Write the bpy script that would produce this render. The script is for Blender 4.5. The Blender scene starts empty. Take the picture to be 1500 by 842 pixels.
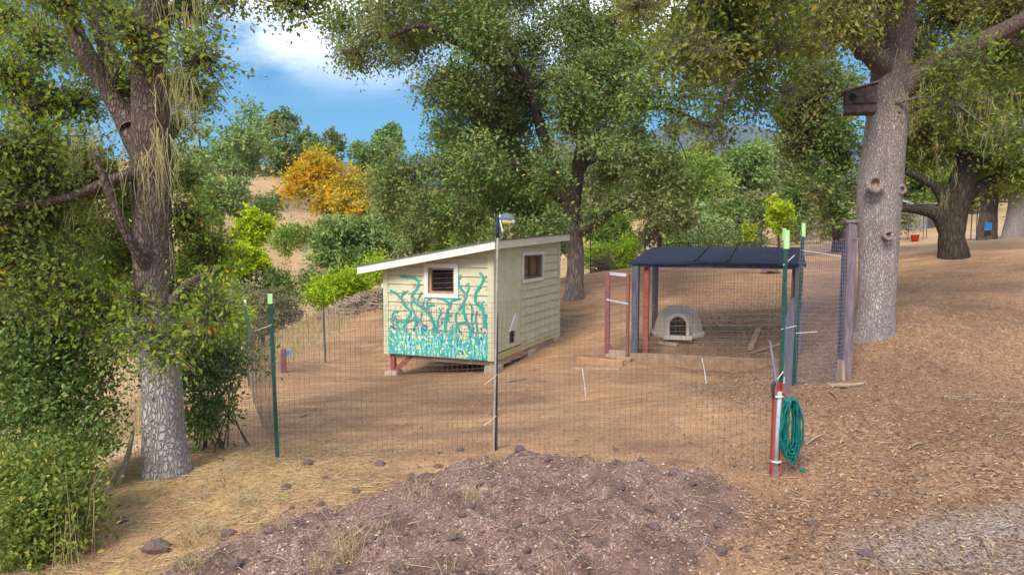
import bpy, math
import numpy as np
from mathutils import Vector
rng = np.random.default_rng(7)
R = math.radians
scene = bpy.context.scene
col = scene.collection

# ------------------------------------------------------------------ camera
CZ = 2.2; PITCH = R(4.0); FPX = 1000.0
cd = bpy.data.cameras.new('camera'); cam = bpy.data.objects.new('camera', cd); col.objects.link(cam)
cd.sensor_width = 36.0; cd.lens = 24.0; cd.clip_start = 0.05; cd.clip_end = 20000
cam.location = (0, 0, CZ); cam.rotation_euler = (R(90) - PITCH, 0, 0)
scene.camera = cam
# ------------------------------------------------------------------ world, sun, exposure
SUN_EL, SUN_AZ = 41.0, 206.0      # azimuth clockwise from +Y (north): sun behind the camera, to its left
w = bpy.data.worlds.new('World'); scene.world = w; w.use_nodes = True
nt = w.node_tree; nt.nodes.clear()
N = nt.nodes.new; L = nt.links.new
sky = N('ShaderNodeTexSky'); sky.sky_type = 'NISHITA'; sky.sun_disc = False
sky.sun_elevation = R(SUN_EL); sky.sun_rotation = R(SUN_AZ); sky.altitude = 1800
sky.air_density = 1.0; sky.dust_density = 0.15; sky.ozone_density = 2.2
hs = N('ShaderNodeHueSaturation'); hs.inputs['Saturation'].default_value = 1.95; hs.inputs['Hue'].default_value = .478; hs.inputs['Value'].default_value = .58
L(sky.outputs[0], hs.inputs['Color'])
tc = N('ShaderNodeTexCoord'); sp = N('ShaderNodeSeparateXYZ'); L(tc.outputs['Generated'], sp.inputs[0])
ad = N('ShaderNodeMath'); ad.operation = 'ADD'; ad.inputs[1].default_value = 0.30; L(sp.outputs[2], ad.inputs[0])
mx = N('ShaderNodeMath'); mx.operation = 'MAXIMUM'; mx.inputs[1].default_value = 0.05; L(ad.outputs[0], mx.inputs[0])
dx = N('ShaderNodeMath'); dx.operation = 'DIVIDE'; L(sp.outputs[0], dx.inputs[0]); L(mx.outputs[0], dx.inputs[1])
dy = N('ShaderNodeMath'); dy.operation = 'DIVIDE'; L(sp.outputs[1], dy.inputs[0]); L(mx.outputs[0], dy.inputs[1])
cb = N('ShaderNodeCombineXYZ'); L(dx.outputs[0], cb.inputs[0]); L(dy.outputs[0], cb.inputs[1]); cb.inputs[2].default_value = 5.2
nz = N('ShaderNodeTexNoise'); nz.inputs['Scale'].default_value = 1.7; nz.inputs['Detail'].default_value = 9; nz.inputs['Roughness'].default_value = 0.62
L(cb.outputs[0], nz.inputs['Vector'])
rp = N('ShaderNodeValToRGB'); rp.color_ramp.elements[0].position = 0.44; rp.color_ramp.elements[0].color = (0, 0, 0, 1)
rp.color_ramp.elements[1].position = 0.58; rp.color_ramp.elements[1].color = (0.95, 0.95, 0.95, 1)
L(nz.outputs[0], rp.inputs[0])
cm = N('ShaderNodeMix'); cm.data_type = 'RGBA'; cm.inputs[7].default_value = (11.5, 11.6, 12.0, 1)
el = N('ShaderNodeMapRange'); el.inputs[1].default_value = .17; el.inputs[2].default_value = .32; el.interpolation_type = 'SMOOTHSTEP'; L(sp.outputs[2], el.inputs[0])
cl_ = N('ShaderNodeMath'); cl_.operation = 'MULTIPLY'; L(rp.outputs[0], cl_.inputs[0]); L(el.outputs[0], cl_.inputs[1])
L(cl_.outputs[0], cm.inputs[0]); L(hs.outputs[0], cm.inputs[6])
bg = N('ShaderNodeBackground'); bg.inputs[1].default_value = 0.10; L(cm.outputs[2], bg.inputs[0])
wo = N('ShaderNodeOutputWorld'); L(bg.outputs[0], wo.inputs[0])
sl = bpy.data.lights.new('sun', 'SUN'); sl.energy = 2.0; sl.angle = R(22); sl.color = (1.0, 0.93, 0.82)
so = bpy.data.objects.new('sun', sl); col.objects.link(so)
_a = R(SUN_AZ); _e = R(SUN_EL)
sdir = Vector((math.sin(_a) * math.cos(_e), math.cos(_a) * math.cos(_e), math.sin(_e)))
so.rotation_euler = sdir.to_track_quat('Z', 'Y').to_euler(); so.location = (0, 0, 60)
vs = scene.view_settings; scene.display_settings.display_device = 'sRGB'
vs.view_transform = 'Standard'; vs.look = 'None'; vs.gamma = 1.0; vs.use_curve_mapping = False; vs.exposure = 1.35
cy = scene.cycles
cy.max_bounces = 6; cy.diffuse_bounces = 4; cy.glossy_bounces = 2; cy.transmission_bounces = 3; cy.transparent_max_bounces = 6
cy.volume_bounces = 0; cy.sample_clamp_indirect = 4.0

# ------------------------------------------------------------------ helpers
def V3(*a): return np.array(a, float)
def P(px, py, Y):
    """photo pixel + distance in front of the camera -> world point"""
    u = (px - 750) / FPX; v = (421 - py) / FPX
    dyv = math.cos(PITCH) + v * math.sin(PITCH); dz = v * math.cos(PITCH) - math.sin(PITCH)
    return V3(u / dyv * Y, Y, CZ + dz / dyv * Y)
def unit(v):
    v = np.asarray(v, float); return v / (np.linalg.norm(v) + 1e-12)

_perm = np.random.default_rng(3).random((256, 256))
def vnoise(x, y):
    xi = np.floor(x).astype(int); yi = np.floor(y).astype(int); fx = x - xi; fy = y - yi
    fx = fx * fx * (3 - 2 * fx); fy = fy * fy * (3 - 2 * fy)
    g = lambda a, b: _perm[a & 255, b & 255]
    return (g(xi, yi) * (1 - fx) + g(xi + 1, yi) * fx) * (1 - fy) + (g(xi, yi + 1) * (1 - fx) + g(xi + 1, yi + 1) * fx) * fy
def fbm(x, y, o=4):
    s = 0; a = 0.5; n = 0
    for k in range(o):
        s = s + a * vnoise(x * 2 ** k + 17.3 * k, y * 2 ** k + 5.1 * k); n += a; a *= 0.5
    return s / n - 0.5
def sstep(a, b, x):
    t = np.clip((x - a) / (b - a), 0, 1); return t * t * (3 - 2 * t)

# terrain: heights relative to the camera, read off the places where things touch the ground
CTRL = np.array([
 (-2, 0, -2.25), (2, 0, -2.1), (-6, 3, -3.0), (6, 2, -1.75), (-3.3, 6.4, -2.2), (-2.33, 6.8, -2.17), (-.19, 6.9, -2.13), (2.3, 6, -2.06),
 (0, 4, -2.15), (-3, 4.6, -2.26), (5.25, 7, -1.74), (2.8, 3.7, -1.85), (6.8, 10.5, -1.55), (4.69, 9.5, -1.97), (6.1, 11.5, -1.54), (3.7, 9, -1.95),
 (2.43, 13.5, -2.35), (5.11, 12.4, -2.1), (3.5, 15.7, -2.0), (3.2, 14.7, -2.17), (-2.52, 14, -2.77), (-.36, 13, -2.56), (1.05, 16.9, -2.4), (.2, 10, -2.4), (-3.5, 10, -2.55),
 (-5, 12.8, -2.74), (-4.4, 16, -2.86), (-3.4, 18, -2.7), (1.89, 21, -1.76), (3.9, 26, -1.14), (6.75, 27, -.92), (8.4, 22, -.97), (11.6, 20, -.98),
 (14.2, 22, -.53), (22, 32, .12), (22, 38, .0), (20, 45, .35), (5, 40, -1.6), (10, 50, -1), (40, 60, 3), (60, 20, 4), (30, 10, .8), (15, 3, -1.0),
 (-6.15, 15, -2.75), (-6.4, 22, -2.57), (-4.75, 25, -2.05), (0, 28, -2.2), (-12, 18, -6), (-10, 28, -6.5), (-6, 35, -6), (0, 38, -4.6), (-15, 35, -9),
 (-25, 25, -10), (-9, 6, -4.6), (-14, 10, -7.2), (-20, 5, -9), (-8, 10, -4.2), (-20, 55, -1.3), (-21.7, 62, 1.3), (-30, 85, 8.6), (-43, 95, 10.5),
 (-18, 90, 7.3), (-10.5, 70, 1.5), (-60, 70, 6), (-80, 100, 12), (0, 110, 5), (-40, 40, -6), (40, 110, 5), (80, 80, 8), (0, -20, -2), (-30, -10, -9), (25, -15, 0),
], float)
_c = 2.0
def _phi(d2): return -np.sqrt(d2 + _c * _c)
_n = len(CTRL); _A = np.zeros((_n + 3, _n + 3))
_d2 = ((CTRL[:, None, :2] - CTRL[None, :, :2]) ** 2).sum(-1)
_A[:_n, :_n] = _phi(_d2) - np.eye(_n) * 0.02; _A[:_n, _n] = 1; _A[:_n, _n + 1:] = CTRL[:, :2]; _A[_n, :_n] = 1; _A[_n + 1:, :_n] = CTRL[:, :2].T
_w = np.linalg.solve(_A, np.concatenate([CTRL[:, 2], np.zeros(3)]))
def mound(x, y):
    q = ((x + .35 - .55 * (y - 4.6)) / 1.95) ** 2 + ((y - 4.5) / 2.0) ** 2
    q = q + 0.5 * fbm(x * .9 + 40, y * .9, 3)
    return np.clip(1.12 - q, 0, 1)
def h(x, y, fine=True):
    x = np.asarray(x, float); y = np.asarray(y, float)
    sh = x.shape; x = x.ravel(); y = y.ravel()
    z = np.zeros(x.shape)
    for i in range(0, len(x), 20000):
        s = slice(i, i + 20000)
        d2 = (x[s, None] - CTRL[None, :, 0]) ** 2 + (y[s, None] - CTRL[None, :, 1]) ** 2
        z[s] = _phi(d2) @ _w[:_n] + _w[_n] + _w[_n + 1] * x[s] + _w[_n + 2] * y[s]
    r = np.hypot(x, y)
    z = np.where(r > 120, z + (2.0 - z) * sstep(120, 320, r), z)
    m = mound(x, y)
    z = z + 0.17 * sstep(0, .85, m)
    z = z + .09 * fbm(x * .5, y * .5, 3) * sstep(2, 5, r)
    z = z + np.where(r > 28, 1.6 * fbm(x * .05, y * .05, 3), 0) * sstep(28, 60, r)
    if fine:
        z = z + .035 * fbm(x * 3, y * 3, 4)
        z = z + sstep(.02, .3, m) * (.17 * np.abs(fbm(x * 2.6 + 9, y * 2.6, 3)) * 1.2 + .13 * fbm(x * 7, y * 7, 4))
    return (z + CZ).reshape(sh)
def hz(x, y): return float(h(np.array([x]), np.array([y]))[0])
_ty = np.exp(np.linspace(math.log(2.2), math.log(140), 900))
def G(px, py):
    """where the ray of a photo pixel meets the ground"""
    pts = np.array([P(px, py, 1.0) - V3(0, 0, CZ)])[0]
    X = pts[0] * _ty; Z = CZ + pts[2] * _ty
    hh = h(X, _ty); k = np.argmax(Z <= hh)
    if Z[k] > hh[k]: k = len(_ty) - 1
    return V3(X[k], _ty[k], hh[k])

def wloc(o):
    p = np.zeros(3)
    while o is not None:
        p += np.array(o.location); o = o.parent
    return p
def tag(o, label=None, cat=None, group=None, kind=None):
    if label: o['label'] = label
    if cat: o['category'] = cat
    if group: o['group'] = group
    if kind: o['kind'] = kind
    return o
def thing(name, loc, label, cat, group=None):
    o = bpy.data.objects.new(name, None); col.objects.link(o); o.location = tuple(loc); o.empty_display_size = .2
    return tag(o, label, cat, group)
def link_mesh(name, me, mat, parent=None, base=None):
    o = bpy.data.objects.new(name, me); col.objects.link(o)
    if parent is not None: o.parent = parent
    elif base is not None: o.location = tuple(base)
    if mat is not None: me.materials.append(mat)
    return o
def build_np(name, Vv, F, mat, parent=None, base=None, attrs=None, smooth=False):
    """F: list of int arrays (M,k) or one of them"""
    if not isinstance(F, list): F = [F]
    F = [f for f in F if len(f)]
    off = wloc(parent) if parent is not None else (np.zeros(3) if base is None else np.asarray(base, float))
    Vv = np.asarray(Vv, float) - off
    me = bpy.data.meshes.new(name)
    me.vertices.add(len(Vv)); me.vertices.foreach_set('co', Vv.astype(np.float32).ravel())
    nl = sum(f.size for f in F); npoly = sum(len(f) for f in F)
    me.loops.add(nl); me.loops.foreach_set('vertex_index', np.concatenate([f.ravel() for f in F]).astype(np.int32))
    tot = np.concatenate([np.full(len(f), f.shape[1]) for f in F]); st = np.concatenate([[0], np.cumsum(tot)[:-1]])
    me.polygons.add(npoly); me.polygons.foreach_set('loop_start', st.astype(np.int32)); me.polygons.foreach_set('loop_total', tot.astype(np.int32))
    me.polygons.foreach_set('use_smooth', np.full(npoly, smooth))
    for k, a in (attrs or {}).items():
        at = me.attributes.new(k, 'FLOAT', 'POINT'); at.data.foreach_set('value', np.asarray(a, np.float32))
    me.update(calc_edges=True)
    return link_mesh(name, me, mat, parent, base)

class MB:
    def __init__(s): s.v = []; s.f = []
    def add(s, pts, faces):
        b = len(s.v); s.v += [tuple(map(float, p)) for p in pts]; s.f += [tuple(b + i for i in f) for f in faces]; return s
    def box(s, c, size, ax=(1, 0, 0), ay=(0, 1, 0), az=(0, 0, 1), taper=1.0):
        c = np.asarray(c, float); ax, ay, az = unit(ax), unit(ay), unit(az); sx, sy, sz = [k / 2 for k in size]
        pts = []
        for k, t in ((-1, 1), (1, taper)):
            for i, j in ((-1, -1), (1, -1), (1, 1), (-1, 1)):
                pts.append(c + ax * i * sx * t + ay * j * sy * t + az * k * sz)
        return s.add(pts, [(3, 2, 1, 0), (4, 5, 6, 7), (0, 1, 5, 4), (1, 2, 6, 5), (2, 3, 7, 6), (3, 0, 4, 7)])
    def bar(s, a, b, wd, dp, side=(1, 0, 0)):
        a = np.asarray(a, float); b = np.asarray(b, float); az = unit(b - a); ax = unit(np.asarray(side, float) - az * np.dot(side, az)); ay = np.cross(az, ax)
        return s.box((a + b) / 2, (wd, dp, np.linalg.norm(b - a)), ax, ay, az)
    def prism(s, poly, off):
        poly = [np.asarray(p, float) for p in poly]; n = len(poly); off = np.asarray(off, float)
        nrm = sum(np.cross(poly[i] - poly[0], poly[(i + 1) % n] - poly[0]) for i in range(n))
        if np.dot(nrm, off) > 0: poly = poly[::-1]
        return s.add(poly + [p + off for p in poly], [tuple(range(n)), tuple(range(2 * n - 1, n - 1, -1))] + [((i + 1) % n, i, n + i, n + (i + 1) % n) for i in range(n)])
    def tube(s, pts, rad, seg=8, cap=True):
        Vv, F = tube_np(pts, rad, seg); b = s.add(Vv, F.tolist())
        if cap:
            n = len(Vv); o = len(s.v) - n
            s.f.append(tuple(o + i for i in range(seg))[::-1]); s.f.append(tuple(o + n - seg + i for i in range(seg)))
        return s
    def lathe(s, c, prof, seg=20):
        c = np.asarray(c, float); n = len(prof); pts = []
        for r, z in prof:
            for k in range(seg):
                a = 2 * math.pi * k / seg; pts.append(c + V3(r * math.cos(a), r * math.sin(a), z))
        fs = [(i * seg + k, i * seg + (k + 1) % seg, (i + 1) * seg + (k + 1) % seg, (i + 1) * seg + k) for i in range(n - 1) for k in range(seg)]
        return s.add(pts, fs + [tuple(range(seg))[::-1], tuple((n - 1) * seg + k for k in range(seg))])
    def build(s, name, mat, parent=None, base=None, smooth=False, bevel=0):
        off = wloc(parent) if parent is not None else (np.zeros(3) if base is None else np.asarray(base, float))
        me = bpy.data.meshes.new(name)
        me.from_pydata([tuple(np.asarray(p) - off) for p in s.v], [], s.f); me.update()
        if smooth: me.polygons.foreach_set('use_smooth', [True] * len(me.polygons))
        o = link_mesh(name, me, mat, parent, base)
        if bevel:
            b = o.modifiers.new('b', 'BEVEL'); b.width = bevel; b.segments = 1; b.limit_method = 'ANGLE'
        return o

def catmull(pts, n):
    pts = np.asarray(pts, float); p = np.vstack([2 * pts[0] - pts[1], pts, 2 * pts[-1] - pts[-2]])
    m = len(pts) - 1; t = np.linspace(0, m - 1e-6, n); i = t.astype(int); f = (t - i)[:, None]
    a, b, c, d = p[i], p[i + 1], p[i + 2], p[i + 3]
    return .5 * (2 * b + (c - a) * f + (2 * a - 5 * b + 4 * c - d) * f ** 2 + (3 * b - a - 3 * c + d) * f ** 3)
def tube_np(pts, rad, seg, lump=0, seed=0):
    pts = np.asarray(pts, float); n = len(pts); rad = np.broadcast_to(np.asarray(rad, float), (n,))
    tg = np.gradient(pts, axis=0); tg /= np.linalg.norm(tg, axis=1, keepdims=True) + 1e-9
    ref = V3(1, 0, 0) if abs(tg[0][0]) < .8 else V3(0, 1, 0)
    u = unit(np.cross(tg[0], ref)); U = np.zeros((n, 3))
    for i in range(n):
        u = unit(u - tg[i] * np.dot(u, tg[i])); U[i] = u
    W = np.cross(tg, U)
    a = np.arange(seg) * 2 * math.pi / seg
    rr = rad[:, None] * np.ones(seg)
    if lump:
        s = np.cumsum(np.r_[0, np.linalg.norm(np.diff(pts, axis=0), axis=1)])
        ca, sa = np.cos(a), np.sin(a)
        nn = fbm(s[:, None] * 1.6 / max(rad.mean() * 3, .2) + seed + ca[None] * 1.3, sa[None] * 1.3 + 50 + seed + 0 * s[:, None], 3)
        rr = rr * (1 + lump * 2 * nn)
    Vv = pts[:, None] + rr[:, :, None] * (np.cos(a)[None, :, None] * U[:, None] + np.sin(a)[None, :, None] * W[:, None])
    i = np.arange(n - 1)[:, None] * seg; k = np.arange(seg)[None]; k2 = (k + 1) % seg
    F = np.stack([i + k, i + k2, i + seg + k2, i + seg + k], -1).reshape(-1, 4)
    return Vv.reshape(-1, 3), F
def prisms(A, B, ra, rb, seg=3):
    """many straight tapered sticks at once"""
    A = np.asarray(A, float); B = np.asarray(B, float); n = len(A)
    d = B - A; d /= np.linalg.norm(d, axis=1, keepdims=True) + 1e-9
    ref = np.where(np.abs(d[:, 2:3]) < .9, V3(0, 0, 1)[None], V3(1, 0, 0)[None])
    u = np.cross(d, ref); u /= np.linalg.norm(u, axis=1, keepdims=True) + 1e-9; w_ = np.cross(d, u)
    a = np.arange(seg) * 2 * math.pi / seg + .3
    ring = np.cos(a)[None, :, None] * u[:, None] + np.sin(a)[None, :, None] * w_[:, None]
    ra = np.broadcast_to(np.asarray(ra, float), (n,))[:, None, None]; rb = np.broadcast_to(np.asarray(rb, float), (n,))[:, None, None]
    Vv = np.concatenate([A[:, None] + ring * ra, B[:, None] + ring * rb], 1).reshape(-1, 3)
    b = np.arange(n)[:, None] * 2 * seg; k = np.arange(seg)[None]; k2 = (k + 1) % seg
    F = np.stack([b + k, b + k2, b + seg + k2, b + seg + k], -1).reshape(-1, 4)
    return Vv, F
def merge(parts):
    Vs, Fs, o = [], [], 0
    for v, f in parts:
        Vs.append(v); Fs.append(f + o); o += len(v)
    return np.vstack(Vs), Fs

# ------------------------------------------------------------------ materials
def srgb(r, g, b):
    f = lambda c: (c / 255 / 12.92) if c / 255 <= .04045 else ((c / 255 + .055) / 1.055) ** 2.4
    return (f(r), f(g), f(b), 1)
def nodes(name):
    m = bpy.data.materials.new(name); m.use_nodes = True; t = m.node_tree
    return m, t, t.nodes['Principled BSDF'], t.nodes['Material Output']
def ramp(t, stops, fac):
    r = t.nodes.new('ShaderNodeValToRGB'); e = r.color_ramp.elements
    while len(e) < len(stops): e.new(.5)
    for k, (p, c) in enumerate(stops):
        e[k].position = p; e[k].color = c if len(c) == 4 else (*c, 1)
    t.links.new(fac, r.inputs[0]); return r
def noise(t, scale, detail=4, rough=.6, vec=None, stretch=None, coord='Object'):
    n = t.nodes.new('ShaderNodeTexNoise'); n.inputs['Scale'].default_value = scale; n.inputs['Detail'].default_value = detail; n.inputs['Roughness'].default_value = rough
    if vec is None:
        c = t.nodes.new('ShaderNodeTexCoord'); vec = c.outputs[coord]
    if stretch:
        m = t.nodes.new('ShaderNodeMapping'); m.inputs['Scale'].default_value = stretch; t.links.new(vec, m.inputs[0]); vec = m.outputs[0]
    t.links.new(vec, n.inputs['Vector']); return n
def mixc(t, fac, a, b, mode='MIX'):
    m = t.nodes.new('ShaderNodeMix'); m.data_type = 'RGBA'; m.blend_type = mode
    for i, v in ((0, fac), (6, a), (7, b)):
        if isinstance(v, (int, float)): m.inputs[i].default_value = v
        elif isinstance(v, tuple): m.inputs[i].default_value = v if len(v) == 4 else (*v, 1)
        else: t.links.new(v, m.inputs[i])
    return m.outputs[2]
def bump(t, b, height, strength, dist):
    n = t.nodes.new('ShaderNodeBump'); n.inputs['Strength'].default_value = strength; n.inputs['Distance'].default_value = dist
    t.links.new(height, n.inputs['Height']); t.links.new(n.outputs[0], b.inputs['Normal']); return n
def pm(name, c1, c2, scale=6, rough=.8, bmp=.3, dist=.01, stretch=None, metal=0, p=(.35, .65), spec=.3):
    m, t, b, o = nodes(name)
    n = noise(t, scale, 5, .65, stretch=stretch); r = ramp(t, [(p[0], c1), (p[1], c2)], n.outputs[0])
    t.links.new(r.outputs[0], b.inputs['Base Color']); b.inputs['Roughness'].default_value = rough; b.inputs['Metallic'].default_value = metal
    b.inputs['Specular IOR Level'].default_value = spec
    if bmp: bump(t, b, n.outputs[0], bmp, dist)
    return m
def leafmat(name, stops, trans=.3, rough=.55, big=None, k_=1.5, sa=1.18):
    """stops: colours spread over a random value carried by each leaf; big: second colour drifting in over metres"""
    m, t, b, o = nodes(name)
    a = t.nodes.new('ShaderNodeAttribute'); a.attribute_name = 'rnd'
    sat = lambda c_: tuple(max(.008, min(.85, k_ * (sum(c_[:3]) / 3 + sa * (q - sum(c_[:3]) / 3)))) for q in c_[:3])
    stops = [(p_, sat(c_)) for p_, c_ in stops]
    r = ramp(t, stops, a.outputs['Fac']); c = r.outputs[0]
    if big:
        n = noise(t, big[1], 3, .5); k = ramp(t, [(.45, (0, 0, 0)), (.62, (1, 1, 1))], n.outputs[0])
        c = mixc(t, k.outputs[0], c, mixc(t, .65, c, tuple(q * k_ for q in big[0])))
    t.links.new(c, b.inputs['Base Color']); b.inputs['Roughness'].default_value = rough; b.inputs['Specular IOR Level'].default_value = .35
    tr = t.nodes.new('ShaderNodeBsdfTranslucent'); t.links.new(mixc(t, .35, c, (.30, .34, .05, 1)), tr.inputs[0])
    mx_ = t.nodes.new('ShaderNodeMixShader'); mx_.inputs[0].default_value = trans
    t.links.new(b.outputs[0], mx_.inputs[1]); t.links.new(tr.outputs[0], mx_.inputs[2]); t.links.new(mx_.outputs[0], o.inputs[0])
    return m
def barkmat(name, light, dark, scale, zs=.35, depth=.03, lichen=None, high=None):
    m, t, b, o = nodes(name)
    c = t.nodes.new('ShaderNodeTexCoord'); mp = t.nodes.new('ShaderNodeMapping'); mp.inputs['Scale'].default_value = (1, 1, zs); t.links.new(c.outputs['Object'], mp.inputs[0])
    wn = noise(t, 5.0, 4, .6, vec=mp.outputs[0]); wv = mixc(t, .17, mp.outputs[0], wn.outputs[1], 'ADD')
    v = t.nodes.new('ShaderNodeTexVoronoi'); v.feature = 'DISTANCE_TO_EDGE'; v.inputs['Scale'].default_value = scale; t.links.new(wv, v.inputs['Vector'])
    n = noise(t, scale * 1.1, 6, .75, vec=mp.outputs[0]); n2 = noise(t, 1.3, 3, .5)
    add = t.nodes.new('ShaderNodeMath'); add.operation = 'MULTIPLY_ADD'; t.links.new(n.outputs[0], add.inputs[0]); add.inputs[1].default_value = .40; t.links.new(v.outputs[0], add.inputs[2])
    r = ramp(t, [(.10, dark), (.26, tuple(x * .70 for x in light[:3])), (.50, light)], add.outputs[0])  # furrows: browner bark of their own, plus some crevice shade put into the colour
    cc = r.outputs[0]
    k = ramp(t, [(.42, (0, 0, 0)), (.68, (.7, .7, .7))], n2.outputs[0])
    cc = mixc(t, k.outputs[0], cc, lichen or tuple(x * .6 for x in light[:3]))
    if high:      # (colour, z0, z1): mossy darker bark on the upper trunk
        se = t.nodes.new('ShaderNodeSeparateXYZ'); t.links.new(c.outputs['Object'], se.inputs[0])
        ma = t.nodes.new('ShaderNodeMath'); ma.operation = 'MULTIPLY_ADD'; t.links.new(n2.outputs[0], ma.inputs[0]); ma.inputs[1].default_value = 1.2; t.links.new(se.outputs[2], ma.inputs[2])
        mr = t.nodes.new('ShaderNodeMapRange'); mr.inputs[1].default_value = high[1]; mr.inputs[2].default_value = high[2]; t.links.new(ma.outputs[0], mr.inputs[0])
        cc = mixc(t, mr.outputs[0], cc, mixc(t, .85, cc, (*high[0], 1), 'MULTIPLY'))
    t.links.new(cc, b.inputs['Base Color']); b.inputs['Roughness'].default_value = .95; b.inputs['Specular IOR Level'].default_value = .1
    sm = ramp(t, [(.08, (0, 0, 0)), (.42, (1, 1, 1))], add.outputs[0])
    bump(t, b, sm.outputs[0], 1.0, depth)
    return m
M = {}
M['bark_pale'] = barkmat('bark_pale', (.52, .43, .41), (.27, .205, .19), 46, .26, .022, None, ((.36, .28, .25), 4.1, 5.2))
M['bark_left'] = barkmat('bark_left', (.50, .44, .41), (.20, .155, .135), 30, .42, .025, None, ((.30, .22, .19), 1.5, 2.6))
M['bark_dark'] = barkmat('bark_dark', (.13, .10, .075), (.03, .022, .018), 9, .3, .04)
M['bark_live'] = barkmat('bark_live', (.34, .28, .25), (.07, .05, .045), 10, .3, .04, None, ((.30, .26, .23), 1.8, 3.0))
M['bark_black'] = barkmat('bark_black', (.085, .068, .05), (.018, .014, .011), 9, .3, .04)
M['bark_mid'] = barkmat('bark_mid', (.21, .165, .13), (.05, .038, .03), 9, .3, .04)
M['moss'] = pm('moss', (.36, .32, .13), (.52, .46, .23), 3, .95, 0)
M['leaf_left'] = leafmat('leaf_left', [(0, (.065, .115, .026)), (.35, (.12, .185, .035)), (.7, (.21, .25, .045)), (.93, (.33, .31, .06)), (.965, (.50, .26, .04)), (1, (.62, .22, .03))], .42, .5, ((.16, .20, .06), .8))
M['leaf_glossy'] = leafmat('leaf_glossy', [(0, (.045, .09, .022)), (.5, (.10, .165, .035)), (.9, (.19, .25, .05)), (1, (.38, .31, .08))], .3, .42, None, 1.35, 1.0)
M['leaf_bush'] = leafmat('leaf_bush', [(0, (.055, .095, .02)), (.45, (.13, .175, .028)), (.85, (.25, .26, .045)), (1, (.42, .31, .07))], .3, .5, None, 1.35, 1.0)
M['leaf_oak'] = leafmat('leaf_oak', [(0, (.048, .085, .028)), (.5, (.11, .165, .048)), (.9, (.20, .24, .068)), (1, (.30, .24, .08))], .25, .55, ((.17, .17, .06), .33))
M['leaf_over'] = leafmat('leaf_over', [(0, (.04, .075, .02)), (.45, (.095, .15, .028)), (.9, (.19, .21, .04)), (1, (.32, .19, .05))], .32, .55, ((.22, .18, .05), .45))
M['leaf_dark'] = leafmat('leaf_dark', [(0, (.04, .07, .025)), (.5, (.09, .135, .038)), (.9, (.17, .205, .06)), (1, (.30, .20, .07))], .25, .55, ((.17, .13, .06), .35))
M['leaf_brown'] = leafmat('leaf_brown', [(0, (.07, .07, .035)), (.5, (.15, .13, .06)), (1, (.26, .20, .10))], .25, .6, ((.09, .12, .05), .4))
M['leaf_sage'] = leafmat('leaf_sage', [(0, (.065, .115, .042)), (.5, (.14, .205, .07)), (1, (.25, .30, .10))], .25, .6, ((.20, .21, .09), .2))
M['leaf_fresh'] = leafmat('leaf_fresh', [(0, (.07, .13, .03)), (.5, (.15, .24, .05)), (1, (.28, .33, .08))], .35, .6, ((.28, .27, .07), .15))
M['leaf_lime'] = leafmat('leaf_lime', [(0, (.15, .22, .02)), (.5, (.30, .37, .03)), (1, (.45, .45, .05))], .35, .6)
M['leaf_orange'] = leafmat('leaf_orange', [(0, (.22, .22, .035)), (.35, (.42, .30, .04)), (.7, (.54, .26, .035)), (1, (.58, .36, .06))], .35, .6, ((.26, .27, .04), .3))
M['leaf_shrub'] = leafmat('leaf_shrub', [(0, (.10, .17, .015)), (.5, (.22, .31, .025)), (1, (.36, .40, .04))], .3, .6)
M['leaf_thicket'] = leafmat('leaf_thicket', [(0, (.08, .075, .055)), (.5, (.16, .14, .09)), (1, (.22, .22, .09))], .2, .7)
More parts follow.
